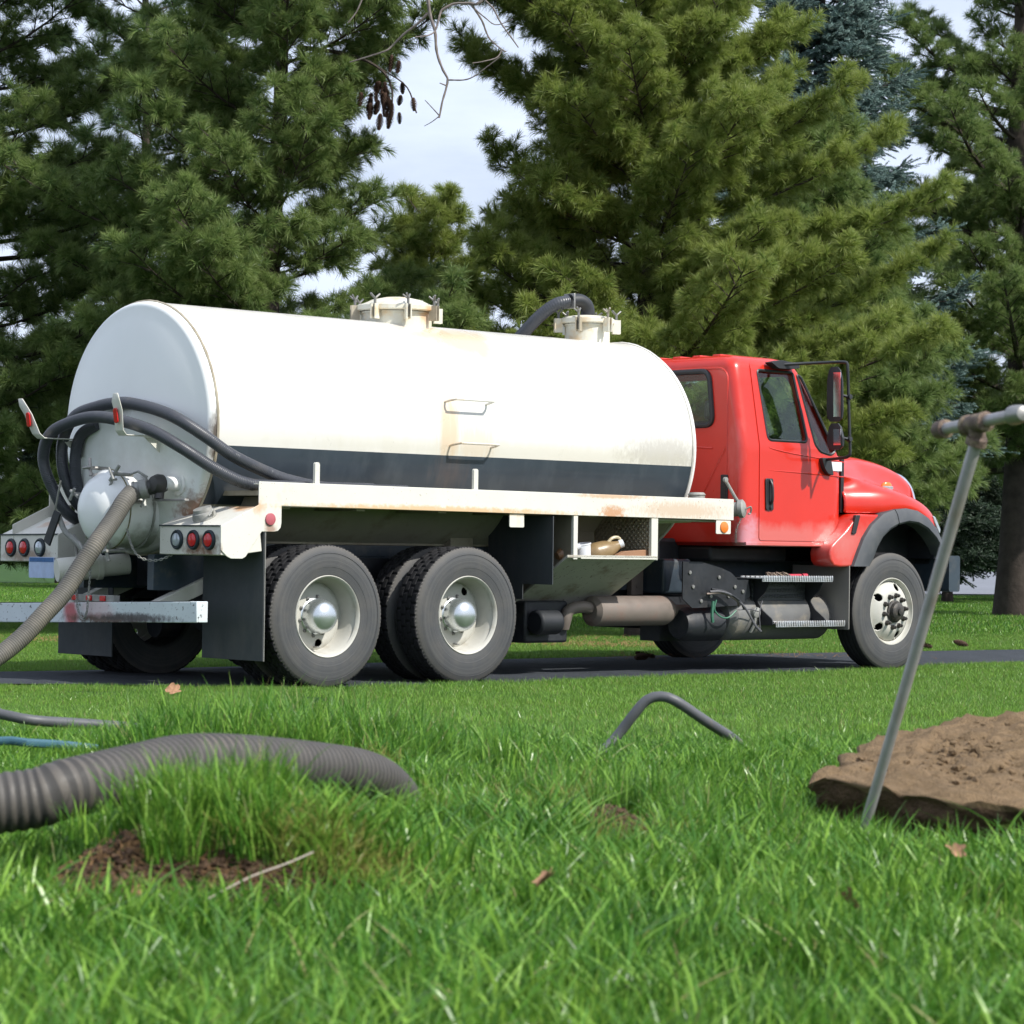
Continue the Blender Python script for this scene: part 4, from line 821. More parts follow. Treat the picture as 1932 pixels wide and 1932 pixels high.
b = NB(); lathe(b, [(.06, 0), (.055, .018), (.035, .035), (0, .042)], (0, 0, 0), (0, 0, 1), 20)
for v in b.verts: v.co = Vector((6.60 + v.co.x * 1.15, .215 + v.co.y * .55 - v.co.z * .25, 1.648 + v.co.z))
fm = mobj('fender_lamp', b, M['amber'], T)
b = NB(); lathe(b, [(.066, -.02), (.068, .004), (.06, .008)], (0, 0, 0), (0, 0, 1), 20)
for v in b.verts: v.co = Vector((6.60 + v.co.x * 1.15, .205 + v.co.y * .55, 1.642 + v.co.z))
mobj('lamp_base', b, M['ltclear'], fm)
for side in (0, 1):
    def Y(y): return y if side == 0 else 2 * YC - y
    sk = [(6.03, 1.388), (5.98, 1.34), (5.86, 1.23), (5.74, 1.15), (5.675, 1.10), (5.655, 1.04), (5.665, .97), (5.71, .925), (5.80, .915), (6.06, .925), (6.10, .99), (6.16, 1.10), (6.24, 1.21), (6.33, 1.31), (6.40, 1.388)]
    b = NB(); prism(b, sk, 'y', Y(.06), Y(.30)); mobj('lower_fender', b, M['red'], T, bevel=.02, seg=4, angle=50)
    oo = [(5.93, .925), (5.99, 1.04), (6.07, 1.18), (6.18, 1.30), (6.34, 1.405), (6.50, 1.445), (6.66, 1.458), (6.82, 1.44), (6.98, 1.375), (7.10, 1.28), (7.18, 1.17), (7.22, 1.06)]
    ii = [(6.13, .925), (6.19, 1.0), (6.245, 1.10), (6.32, 1.19), (6.42, 1.255), (6.53, 1.30), (6.66, 1.325), (6.80, 1.315), (6.93, 1.27), (7.05, 1.19), (7.14, 1.10), (7.19, 1.02)]
    for seg_ in ((0, 6), (5, 12)):
        b = NB(); O_ = [Vector(p) for p in oo[seg_[0]:seg_[1]]]; I_ = [Vector(p) for p in ii[seg_[0]:seg_[1]]]; dd = .0 if seg_[0] == 0 else -.006
        if seg_[0]: pass
        else: O_[-1] = O_[-1] * .98 + O_[-2] * .02
        r_ = []
        for o_, i_ in zip(O_, I_):
            t = (o_ + i_) / 2
            r_.append([b.verts.new((p.x, Y(y + dd), p.y)) for p, y in ((o_, .075), (o_ + (i_ - o_) * .06, .030), (o_ + (i_ - o_) * .35, .008), (o_ + (i_ - o_) * .88, -.002), (i_, .012), (i_, .16), (o_, .16))])
        for A, B in zip(r_, r_[1:]):
            for k in range(7): b.faces.new((A[k], A[(k + 1) % 7], B[(k + 1) % 7], B[k]))
        b.faces.new(r_[0]); b.faces.new(r_[-1][::-1]); mobj('wheel_arch_flare', b, M['flare'], T, angle=40)
    b = NB(); prism(b, rounded([(5.985, 1.378), (6.045, 1.378), (5.985, 1.21), (5.93, 1.21)], .012), 'y', Y(.045), Y(.08)); mobj('hood_latch', b, M['black'], T, bevel=.006)
b = NB(); prism(b, [(5.99, 1.40), (6.03, 1.40), (6.03, 1.90), (5.99, 1.90)], 'y', .23, 2 * YC - .23); mobj('cowl', b, M['dark'], T)
b = NB(); prism(b, rounded([(5.05, .846), (5.17, .85), (5.17, .87), (5.05, .866)], .006), 'y', .14, .22); 
# gloves and rag on the upper step
b = NB()
for k in range(14): 
    x = 4.98 + .02 * k + random.uniform(-.01, .01); y = random.uniform(.12, .24); tube(b, spline([(x, y, .83), (x + random.uniform(-.03, .03), y + .02, .85 + random.random() * .02), (x + .05, y - .01, .835)], 6)[0], .009, 5)
g = mobj('crumpled_chain', b, M['iron'], None); g.location = TRUCK_LOC; g.rotation_euler = (0, 0, TRZ); tag(g, 'small heap of rusty chain lying on the upper step below the red door', 'chain')
b = NB(); tube(b, [(5.20, .15, .838), (5.36, .14, .84)], .014, 8); tube(b, [(5.38, .14, .84), (5.44, .14, .841)], .017, 8); g = mobj('screwdriver', b, [M['reddish']], None); g.location = TRUCK_LOC; g.rotation_euler = (0, 0, TRZ); tag(g, 'small tool with red grip lying beside the chain on the upper step', 'tool')

# ================================================================ things on the truck
def on_truck(o): o.location = TRUCK_LOC; o.rotation_euler = (0, 0, TRZ); return o
hz = [(-.98, 1.05, 2.055), (-.99, .75, 2.0), (-.99, .5, 1.925), (-.88, .32, 1.80), (-.72, .24, 1.68), (-.45, .215, 1.575), (-.2, .215, 1.51), (.2, .215, 1.465), (.9, .215, 1.465)]
hz = [(1.2, 2.5, 1.47), (.2, 2.45, 1.40), (-.45, 2.25, 1.28), (-.80, 2.06, 1.32), (-.97, 2.02, 1.55), (-1.02, 1.97, 1.80), (-1.03, 1.80, 1.985), (-1.02, 1.5, 2.055), (-.99, 1.25, 2.075)] + hz
bm = NB(); ribbed(bm, hz, .045, .013, .0024, 14); o = on_truck(mobj('coiled_hose', bm, [M['hose'], M['hose']], None)); tag(o, 'dark ribbed hose nearest the tank, draped over both hooks on its rear end', 'hose', 'hoses hung over the rear hooks')
hz = [(1.2, 2.6, 1.47), (.2, 2.55, 1.38), (-.5, 2.3, 1.22), (-.88, 2.08, 1.25), (-1.05, 2.08, 1.48), (-1.12, 2.08, 1.68), (-1.15, 1.93, 1.86), (-1.14, 1.6, 1.95), (-1.13, 1.3, 1.965), (-1.13, .95, 1.915), (-1.10, .66, 1.84), (-1.02, .42, 1.72), (-.85, .27, 1.58), (-.66, .17, 1.485), (-.40, .13, 1.465), (.5, .125, 1.467)]
bm = NB(); ribbed(bm, hz, .045, .013, .0024, 14); o = on_truck(mobj('coiled_hose', bm, [M['hose'], M['hose']], None)); tag(o, 'outer dark ribbed hose on the hooks, its end tucked behind the white side rail', 'hose', 'hoses hung over the rear hooks')
bm = NB(); ribbed(bm, [(-.94, 1.62, 1.93), (-.95, 1.84, 1.84), (-.94, 1.92, 1.62), (-.84, 1.98, 1.36), (-.6, 2.1, 1.2), (.2, 2.38, 1.25)], .045, .013, .0024, 14); o = on_truck(mobj('coiled_hose', bm, [M['hose'], M['hose']], None)); tag(o, 'short inner loop of dark hose hanging down beside the left hook', 'hose', 'hoses hung over the rear hooks')
# suction hose from valve to the lower left
# suction hose
sh = [(-2.745, 19.13, 1.405), (-2.765, 19.09, 1.375), (-2.793, 19.02, 1.324), (-2.853, 18.95, 1.204), (-2.955, 18.8, 1.021), (-3.028, 18.75, .896), (-3.146, 18.65, .686), (-3.261, 18.55, .538), (-3.395, 18.45, .376), (-3.529, 18.35, .253), (-3.716, 18.2, .125), (-3.95, 18.0, .062), (-4.6, 17.3, .058), (-5.2, 16.2, .06)]
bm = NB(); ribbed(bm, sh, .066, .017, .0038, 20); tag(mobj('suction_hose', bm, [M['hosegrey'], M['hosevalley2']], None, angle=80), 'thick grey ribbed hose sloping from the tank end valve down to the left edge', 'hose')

# ================================================================ things in the tray
def thing_on_truck(name, label, cat, x, y, z, rz=0):
    t = thing(name, label, cat, Vector(TRUCK_LOC) + TF * x - TR * y + Vector((0, 0, z)), TRZ + rz); return t
t = thing_on_truck('jug', 'tan translucent jug with white cap tipped over in the tray under the deck', 'jug', 2.98, .15, 1.0, 0)
bm = NB(); tube(bm, spline([(-.16, .05, -.0), (-.05, .03, .02), (.05, 0, .05), (.12, -.03, .085)], 14)[0], [.03, .065, .08, .085, .085, .085, .085, .082, .078, .07, .06, .05, .04, .032], 16); mobj('jug_body', bm, M['tan'], t)
bm = NB(); tube(bm, spline([(.02, 0, .10), (.06, -.01, .135), (.12, -.02, .14), (.14, -.03, .10)], 10)[0], .014, 8); mobj('jug_handle', bm, M['cream'], t)
bm = NB(); lathe(bm, [(.034, 0), (.034, .035), (0, .037)], (.12, -.03, .085), (.75, -.5, .35), 18); mobj('cap', bm, M['white'], t)
t = thing_on_truck('plastic_pail', 'small white plastic pail standing left of the tan jug in the tray', 'pail', 2.76, .19, .915)
bm = NB(); lathe(bm, [(.0, 0), (.065, 0), (.078, .16), (.083, .165), (.083, .175), (.078, .175), (.066, .01), (0, .01)], (0, 0, 0), (-.15, 0, 1), 28); mobj('pail_body', bm, M['white'], t)
t = thing_on_truck('bottle', 'brown bottle with white cap lying at the left end of the tray', 'bottle', 2.58, .15, .985)
bm = NB(); tube(bm, [(-.12, .03, 0), (-.09, .025, .01), (0, 0, .05), (.04, -.01, .065), (.06, -.015, .072)], [.03, .05, .05, .03, .02], 16); mobj('bottle_body', bm, mat('brown_plastic', (.25, .14, .07), .35), t)
bm = NB(); lathe(bm, [(.026, 0), (.026, .03), (0, .031)], (.055, -.015, .07), (.8, -.45, .3), 16); mobj('cap', bm, M['white'], t)
t = on_truck(mobj('cardboard_sheet', (lambda b: (prism(b, [(3.02, 1.0), (3.10, 1.03), (3.36, 1.045), (3.38, .96), (3.2, .94), (3.0, .96)], 'y', .05, .10), b)[1])(NB()), M['card'], None, bevel=.004)); tag(t, 'folded brown cardboard lying in the right end of the tray', 'cardboard')

# ================================================================ GROUND
def hgt(x, y):
    s = min(1, max(0, (14.2 - y) / 6.6)); s = s * s * (3 - 2 * s)
    z = .492 * s
    z += .012 * math.sin(x * 2.1 + 1.3) * math.sin(y * 1.4) * s
    if y < 9:
        z += .125 * math.exp(-((x + .42) / .25) ** 4 - ((y - 4.04) / .20) ** 4)      # torn sod
        z -= .072 * math.exp(-((x - 1.25) / .82) ** 4 - ((y - 5.35) / .75) ** 4)
        z += .03 * math.exp(-((x + .6) / .5) ** 2 - ((y - 6.5) / .5) ** 2)
        z += .03 * math.exp(-((x - .20) / .07) ** 2 - ((y - 5.15) / .25) ** 2)
        z -= .03 * math.exp(-((x + .32) / .22) ** 4 - ((y - 5.2) / .5) ** 4)     # scrape
        z -= .025 * math.exp(-((x - .40) / .12) ** 2 - ((y - 4.75) / .12) ** 2)
    return z
def axis(segs):
    out = [segs[0][0]]
    for a, b_, st in segs:
        n = max(1, int(round((b_ - a) / st))); out += [a + (b_ - a) * k / n for k in range(1, n + 1)]
    return out
xs = axis([(-900, -100, 80), (-100, -20, 8), (-20, -4, 1.0), (-4, -1.6, .3), (-1.6, 1.8, .06), (1.8, 4, .3), (4, 20, 1.0), (20, 100, 8), (100, 900, 80)])
yv = axis([(-60, -4, 8), (-4, 2.4, .5), (2.4, 7.5, .06), (7.5, 15, .25), (15, 40, 1), (40, 120, 5), (120, 1600, 100)])
bm = NB(); g = [[bm.verts.new((x, y, hgt(x, y))) for x in xs] for y in yv]
for A, B in zip(g, g[1:]):
    for k in range(len(A) - 1): bm.faces.new((A[k], A[k + 1], B[k + 1], B[k]))
mt, n, p = newmat('lawn_base'); geo = n.nodes.new('ShaderNodeNewGeometry')
c = _mix(n, _ramp(n, _noise(n, 1.3, 6, .6, geo.outputs['Position']).outputs['Fac'], .35, .7), (.022, .055, .012), (.045, .10, .022))
c = _mix(n, _ramp(n, _noise(n, 9, 4, .7, geo.outputs['Position']).outputs['Fac'], .58, .72), c, (.075, .07, .03))
n.links.new(c, p.inputs['Base Color']); p.inputs['Roughness'].default_value = .9; p.inputs['Specular IOR Level'].default_value = .1
o = mobj('ground', bm, mt, None); o['kind'] = 'structure'
# driveway
near = [(-16, 12.0), (-9, 16.4), (-6, 18.2), (-3.5, 19.2), (-1.6, 19.25), (0, 20.35), (1.6, 22.0), (3.4, 23.75), (5.0, 25.6), (8, 27.9), (13, 31), (22, 36)]
far = [(-18, 14.5), (-10, 18.6), (-6.5, 19.8), (-4.4, 20.75), (-3.3, 21.5), (-1.5, 23.2), (.2, 24.9), (1.9, 26.4), (3.3, 27.4), (5.5, 29.0), (12, 33.5), (21, 39)]
def inpoly(x, y, poly):
    r = False; j = len(poly) - 1
    for i in range(len(poly)):
        xi, yi = poly[i]; xj, yj = poly[j]
        if (yi > y) != (yj > y) and x < (xj - xi) * (y - yi) / (yj - yi) + xi: r = not r
        j = i
    return r
NS = [(p.x, p.y) for p in spline([(x, y, 0) for x, y in near], 90)[0]]; FS = [(p.x, p.y) for p in spline([(x, y, 0) for x, y in far], 90)[0]]
bm = NB(); rows = []
for (a, b_) in zip(NS, FS): rows.append([bm.verts.new((a[0] + (b_[0] - a[0]) * t, a[1] + (b_[1] - a[1]) * t, .012 + .015 * math.sin(PI * t))) for t in (0, .15, .5, .85, 1)])
for A, B in zip(rows, rows[1:]):
    for k in range(4): bm.faces.new((A[k], A[k + 1], B[k + 1], B[k]))
o = mobj('driveway', bm, M['asphalt'], None); o['kind'] = 'structure'
dpoly = NS + FS[::-1]
def strip(name, pts, z, m_):
    b = NB(); b.faces.new([b.verts.new((x, y, z)) for x, y in pts]); o = mobj(name, b, m_, None); o['kind'] = 'structure'
strip('road', [(9.5, 68), (16, 72), (60, 78), (220, 95), (220, 210), (70, 178), (26, 168), (14, 120)], .02, M['road'])
bm = NB(); box(bm, -120, 220, 250, 254, 0, .25); o = mobj('kerb', bm, M['kerb'], None); o['kind'] = 'structure'

# ================================================================ scatter machinery
def source_coll(name, objs):
    c = bpy.data.collections.new(name)
    for i, o in enumerate(objs):
        o.name = '%s_%02d' % (name, i); c.objects.link(o)
        if o.name in C.objects: C.objects.unlink(o)
    return c
def scatter(name, pts, rots, scl, idx, coll, parent=None, kind='stuff'):
    me = bpy.data.meshes.new(name); me.from_pydata([tuple(p) for p in pts], [], [])
    for nm, ty_, dat in (('rot', 'FLOAT_VECTOR', rots), ('scl', 'FLOAT', scl), ('idx', 'INT', idx)):
        a = me.attributes.new(nm, ty_, 'POINT'); a.data.foreach_set('vector' if ty_ == 'FLOAT_VECTOR' else 'value', np.array(dat, dtype=np.float32 if ty_ != 'INT' else np.int32).ravel())
    o = bpy.data.objects.new(name, me); link(o, parent)
    ng = bpy.data.node_groups.new(name + '_scatter', 'GeometryNodeTree'); ng.interface.new_socket('Geometry', in_out='INPUT', socket_type='NodeSocketGeometry'); ng.interface.new_socket('Geometry', in_out='OUTPUT', socket_type='NodeSocketGeometry')
    N = ng.nodes; gi = N.new('NodeGroupInput'); go = N.new('NodeGroupOutput'); ip = N.new('GeometryNodeInstanceOnPoints'); ci = N.new('GeometryNodeCollectionInfo')
    ci.inputs['Collection'].default_value = coll; ci.inputs['Separate Children'].default_value = True; ci.inputs['Reset Children'].default_value = True
    ip.inputs['Pick Instance'].default_value = True
    for nm, ty_, s in (('rot', 'FLOAT_VECTOR', 'Rotation'), ('scl', 'FLOAT', 'Scale'), ('idx', 'INT', 'Instance Index')):
        na = N.new('GeometryNodeInputNamedAttribute'); na.data_type = ty_; na.inputs['Name'].default_value = nm; ng.links.new(na.outputs['Attribute'], ip.inputs[s])
    ng.links.new(gi.outputs[0], ip.inputs['Points']); ng.links.new(ci.outputs[0], ip.inputs['Instance']); ng.links.new(ip.outputs[0], go.inputs[0])
    md = o.modifiers.new('scatter', 'NODES'); md.node_group = ng
    if kind: o['kind'] = kind
    return o
def rawmesh(name, V, F, mt, tipv=None, mats=None, midx=None):
    me = bpy.data.meshes.new(name); me.from_pydata(V, [], F)
    for m_ in (mats or [mt]): me.materials.append(m_)
    if midx is not None: me.polygons.foreach_set('material_index', midx)
    if tipv is not None:
        a = me.attributes.new('tip', 'FLOAT', 'POINT'); a.data.foreach_set('value', np.array(tipv, dtype=np.float32))
    o = bpy.data.objects.new(name, me); C.objects.link(o); return o
# ---------------------------------------------------------------- grass
rg = random.Random(11)
def blades(n, rad, h0, h1, w, bend, segs, mats, straw=.03, lean=(0, 0)):
    V, F, MI = [], [], []
    for i in range(n):
        r = rad * math.sqrt(rg.random()); a = rg.uniform(0, 2 * PI); x, y = r * math.cos(a), r * math.sin(a)
        h = rg.uniform(h0, h1) * (1.35 if rg.random() < .06 else 1); d = rg.uniform(0, 2 * PI); b_ = rg.uniform(.1, 1) * bend * h; ww = w * rg.uniform(.6, 1.2)
        f = rg.uniform(0, 2 * PI); wx, wy = math.cos(f) * ww / 2, math.sin(f) * ww / 2; base = len(V)
        for s in range(segs):
            t = s / segs; k = (1 - t * .45)
            px, py, pz = x + (math.cos(d) * b_ + lean[0] * h) * t * t, y + (math.sin(d) * b_ + lean[1] * h) * t * t, h * t * (1 - .15 * t * bend)
            V += [(px - wx * k, py - wy * k, pz), (px + wx * k, py + wy * k, pz)]
        V.append((x + math.cos(d) * b_ + lean[0] * h, y + math.sin(d) * b_ + lean[1] * h, h * (1 - .15 * bend)))
        mi = 1 if rg.random() < straw else (2 if rg.random() < .35 else 0)
        for s in range(segs - 1): q = base + 2 * s; F.append((q, q + 1, q + 3, q + 2)); MI.append(mi)
        F.append((base + 2 * segs - 2, base + 2 * segs - 1, base + 2 * segs)); MI.append(mi)
    return rawmesh('blades', V, F, None, mats=mats, midx=MI)
G1 = leafm('grass_green', (.044, .145, .017), (.078, .200, .026), None, .28, .34, patch=2.2); G2 = leafm('grass_straw', (.34, .30, .13), (.25, .27, .10), None, .3, .5); G3 = leafm('grass_light', (.17, .35, .050), (.22, .40, .07), None, .30, .28, patch=2.2); GY = leafm('grass_yellowed', (.24, .27, .06), (.26, .24, .07), None, .35, .45)
gm = [G1, G2, G3]
near_src = source_coll('grass_near', [blades(150, .11, .045, .095, .0042, .75, 4, gm, .02) for _ in range(5)] + [blades(70, .10, .06, .12, .0055, 1.1, 5, gm, .03) for _ in range(2)])
tall_src = source_coll('grass_tall', [blades(110, .07, .09, .19, .0045, .55, 5, gm, .03) for _ in range(4)])
yel_src = source_coll('grass_yellow', [blades(40, .05, .04, .10, .004, 1.0, 4, [G3, GY, GY], .5) for _ in range(3)])
mid_src = source_coll('grass_mid', [blades(330, .24, .026, .052, .0042, .7, 2, [leafm('lawn_green', (.080, .190, .033), (.125, .245, .046), None, .3, .42, patch=.9), G2, G3], .05) for _ in range(4)])
far_src = source_coll('grass_far', [blades(330, .8, .03, .065, .012, .7, 1, gm, .05) for _ in range(3)])
def bare(x, y):
    """places where soil or paving shows instead of grass"""
    if inpoly(x, y, dpoly): return True
    if -.69 < x < -.18 and 3.745 + .03 * math.sin(x * 31) + .02 * math.sin(x * 83) < y < 3.92 - .03 * math.sin(x * 23): return True
    if ((x - .20) / .075) ** 2 + ((y - 5.10) / .33) ** 2 < 1: return True
    if ((x - .40) / .12) ** 2 + ((y - 4.72) / .10) ** 2 < 1 and rg.random() < .75: return True
    if ((x - 1.38) / .64) ** 2 + ((y - 5.85) / .60) ** 2 < 1: return True
    if ((x + .20) / .05) ** 2 + ((y - 5.30) / .16) ** 2 < 1: return True
    return False
def gs(x, y):
    k = 1.0
    if 5.2 < y < 9: k *= .72
    if x < -.9 and y > 5.6: k *= .8
    if -.55 < x < -.1 and 4.15 < y < 5.6: k *= .6
    if abs(x - .2) < .12 and 4.4 < y < 5.2: k *= .6
    return k
def fill(name, src, nsrc, y0, y1, dens, k0, k1, smin, smax, edge=0):
    P, Ro, Sc, Ix = [], [], [], []; A = 0; y = y0
    while y < y1:
        dy = .3; x0, x1 = -(k0 + k1 * y), (k0 + k1 * y); cnt = int(dens * dy * (x1 - x0))
        for _ in range(cnt):
            px, py = rg.uniform(x0, x1), y + rg.random() * dy
            if bare(px, py): continue
            if edge and (inpoly(px, py + edge, dpoly) or inpoly(px, py - edge, dpoly)): continue
            P.append((px, py, hgt(px, py) - .003)); Ro.append((0, 0, rg.uniform(0, 2 * PI))); Sc.append(rg.uniform(smin, smax) * gs(px, py)); Ix.append(rg.randrange(nsrc))
        y += dy
    return scatter(name, P, Ro, Sc, Ix, src)
o = fill('grass', near_src, 7, 2.3, 7.3, 95, .6, .215, .7, 1.2); tag(o, 'long soft blurred grass close to the camera', 'grass')
o = fill('mown_grass', mid_src, 4, 7.0, 34, 26, .9, .215, .8, 1.25, .12); tag(o, 'short mown lawn between the near grass and the trees behind the truck', 'grass')
o = fill('distant_grass', far_src, 3, 34, 66, 3.2, 1, .22, .8, 1.3); tag(o, 'shaded lawn under the pines beyond the driveway', 'grass')
# torn sod with its clump
P, Ro, Sc, Ix = [], [], [], []
for _ in range(120):
    x, y = rg.gauss(-.42, .12), rg.uniform(3.885, 4.14)
    if -.545 < x < -.16: P.append((x, y, hgt(x, y) - .005)); Ro.append((rg.uniform(-.15, .15), rg.uniform(-.2, .2), rg.uniform(0, 6.3))); Sc.append(rg.uniform(.40, .66) * (1 if x < -.36 else .62)); Ix.append(rg.randrange(4))
for _ in range(200):
    x, y = rg.gauss(-.55, .19), rg.uniform(6.2, 7.0)
    P.append((x, y, hgt(x, y) - .005)); Ro.append((rg.uniform(-.15, .15), rg.uniform(-.2, .2), rg.uniform(0, 6.3))); Sc.append(rg.uniform(.5, .88)); Ix.append(rg.randrange(4))
for _ in range(240):
    x, y = rg.uniform(-.2, 2.4), rg.uniform(4.5, 5.1) 
    if x > .85: P.append((x, y, hgt(x, y) - .02)); Ro.append((0, 0, rg.uniform(0, 6.3))); Sc.append(rg.uniform(.28, .48)); Ix.append(rg.randrange(4))
for _ in range(26):
    x, y = rg.gauss(-.22, .05), rg.uniform(4.95, 5.2); P.append((x, y, hgt(x, y) - .005)); Ro.append((0, 0, rg.uniform(0, 6.3))); Sc.append(rg.uniform(.4, .6)); Ix.append(rg.randrange(4))
for _ in range(60):
    x, y = rg.uniform(.0, .75), rg.uniform(5.2, 5.8); P.append((x, y, hgt(x, y) - .02)); Ro.append((0, 0, rg.uniform(0, 6.3))); Sc.append(rg.uniform(.4, .7)); Ix.append(rg.randrange(4))
o = scatter('tall_grass', P, Ro, Sc, Ix, tall_src); tag(o, 'tall uncut grass tufts in front of and behind the big hose', 'grass')
P, Ro, Sc, Ix = [], [], [], []
for cx, cy, sx_, sy_, k in ((-.28, 3.93, .07, .035, 60), (-.17, 5.25, .04, .1, 22), (-.30, 6.3, .04, .15, 10), (.12, 5.4, .09, .06, 14), (.35, 4.9, .10, .06, 12)):
    for _ in range(k):
        x, y = rg.gauss(cx, sx_), rg.gauss(cy, sy_); P.append((x, y, hgt(x, y))); Ro.append((rg.uniform(-.4, .4), rg.uniform(-.4, .4), rg.uniform(0, 6.3))); Sc.append(rg.uniform(.5, 1)); Ix.append(rg.randrange(3))
o = scatter('yellow_grass', P, Ro, Sc, Ix, yel_src); tag(o, 'yellowed trampled grass along the torn sod edge', 'grass')
# ---------------------------------------------------------------- lumps of soil
from mathutils import noise as mn
def fbm(v, o_=4):
    return mn.fractal(v, 1.0, 2.0, o_)
def shx(x, y):
    k = max(0, (1.34 - x) / .7); return x + k * (.32 * (y - 5.6) if y > 5.55 else .40 * (5.55 - y))
def soil_heap():
    b = NB(); nu, nv = 150, 90; cx, cy = 1.34, 5.82; rows = []
    for j in range(nv + 1):
        t = j / nv; row = []
        for i in range(nu):
            a = 2 * PI * i / nu; e = 3.2
            ca, sa = math.cos(a), math.sin(a); rr = (abs(ca) ** e + abs(sa) ** e) ** (-1 / e)
            wob = 1 + .02 * mn.noise(Vector((ca * 2.5, sa * 2.5, 3.3)))
            if t < .72: q = t / .72; hz_ = 1 - .14 * q ** 3
            else:
                q2 = (t - .72) / .28; q = 1 - .20 * q2 + .03 * math.sin(q2 * PI); hz_ = .86 - .95 * q2
            x = cx + .70 * rr * wob * q * ca; y = cy + .62 * rr * wob * q * sa
            x = shx(x, y); g0 = .42; top = .135 + .085 * max(0, min(1, (y - 5.2) / 1.1)) + .035 * max(0, min(1, (x - .85) / .4)) * max(0, min(1, (y - 5.5) / .8))
            z = g0 + top * hz_
            v = Vector((x, y, z)); nrm = .012 * fbm(v * 9) + .011 * fbm(v * 30); z += nrm * (1.3 if t < .75 else .4)
            if t >= .6: kk = min(1, (t - .6) / .15); x += kk * (.016 * fbm(v * 22 + Vector((5, 0, 0))) + .03 * fbm(v * 7 + Vector((9, 0, 0)), 2)); y += kk * (.016 * fbm(v * 22 + Vector((0, 7, 0))) + .03 * fbm(v * 7 + Vector((0, 3, 0)), 2)); z += kk * .012 * fbm(v * 14)
            row.append(b.verts.new((x, y, z)))
        rows.append(row)
    for A, B in zip(rows, rows[1:]):
        for k in range(nu): 
            if A is rows[0]: continue
            f_ = b.faces.new((A[k], A[(k + 1) % nu], B[(k + 1) % nu], B[k]))
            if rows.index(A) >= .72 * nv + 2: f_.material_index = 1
    b.faces.new(rows[1][::-1]); 
    for v in rows[0]: b.verts.remove(v)
    return b
sh_ = thing('soil_slab', 'thick slab of dug brown soil with a dark undercut edge lying on the lawn at right', 'soil', (0, 0, 0))
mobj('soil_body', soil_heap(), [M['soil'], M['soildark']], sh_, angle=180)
bm = NB()
rs = random.Random(5)
def clod(b, c, r):
    vs = bmesh.ops.create_icosphere(b, subdivisions=1, radius=r * .8)['verts']
    s = Vector((rs.uniform(.7, 1.3), rs.uniform(.7, 1.3), rs.uniform(.5, .9)))
    for v in vs: v.co = Vector((v.co.x * s.x, v.co.y * s.y, v.co.z * s.z)) * (1 + rs.uniform(-.38, .38)) + Vector(c)
for _ in range(1500):
    a = rs.uniform(0, 2 * PI); q = math.sqrt(rs.random()) * .93; x = 1.34 + .68 * q * math.cos(a); y = 5.82 + .60 * q * math.sin(a)
    x = shx(x, y); top = .135 + .085 * max(0, min(1, (y - 5.2) / 1.1)) + .035 * max(0, min(1, (x - .85) / .4)) * max(0, min(1, (y - 5.5) / .8))
    clod(bm, (x, y, .42 + top * (1 - .14 * q ** 3) + rs.uniform(-.004, .004)), rs.choice((.004, .005, .006, .009, .013)))
o = mobj('clods', bm, M['soil'], sh_, smooth=False); o['kind'] = 'stuff'
bm = NB()
for _ in range(260):
    a = rs.uniform(0, 2 * PI); q = rs.uniform(1.0, 1.12); x = 1.34 + .68 * q * math.cos(a); y = 5.82 + .60 * q * math.sin(a); clod(bm, (x, y, hgt(x, y) + .01), rs.uniform(.003, .012))
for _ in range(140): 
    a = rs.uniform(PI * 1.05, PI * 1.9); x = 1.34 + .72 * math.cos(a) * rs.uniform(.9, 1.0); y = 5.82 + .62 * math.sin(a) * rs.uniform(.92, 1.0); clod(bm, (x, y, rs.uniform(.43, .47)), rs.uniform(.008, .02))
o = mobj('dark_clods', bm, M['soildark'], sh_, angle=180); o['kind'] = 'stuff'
bm = NB()
for cx, cy, sx_, sy_, k in ((-.42, 3.86, .14, .04, 1700), (-.60, 3.86, .05, .05, 500), (-.3, 3.78, .12, .04, 200), (.20, 5.08, .04, .13, 330), (.42, 4.72, .07, .05, 70), (-.20, 5.28, .03, .08, 160)):
    for _ in range(k): 
        x, y = rs.gauss(cx, sx_), rs.gauss(cy, sy_); clod(bm, (x, y, hgt(x, y) + rs.uniform(-.004, .008)), rs.uniform(.002, .0105))
o = mobj('loose_soil', bm, M['soildark'], None, smooth=False); tag(o, 'loose dark crumbs of soil around the torn sod and small scrapes', 'soil', kind='stuff')
bm = NB()
for _ in range(1100):
    x, y = rs.gauss(-.42, .14), rs.gauss(3.88, .035); z = hgt(x, y) + .004; a = rs.uniform(0, PI); l = rs.uniform(.01, .035); tube(bm, [(x, y, z), (x + l * .5 * math.cos(a), y + l * .3 * math.sin(a), z + rs.uniform(0, .012)), (x + l * math.cos(a), y + l * .5 * math.sin(a), z + rs.uniform(-.005, .012))], .0009, 3)
o = mobj('root_fibres', bm, M['straw'], None); tag(o, 'brown root fibres sticking out of the torn sod edge', 'roots', kind='stuff')
bm = NB(); tube(bm, spline([(-.42, 3.66, hgt(-.42, 3.66) + .055), (-.36, 3.70, .572), (-.31, 3.74, .588), (-.275, 3.76, .602)], 16)[0], .0012, 6); tag(mobj('stick', bm, M['stick'], None), 'thin pale stick leaning on the torn sod in the left foreground', 'stick')
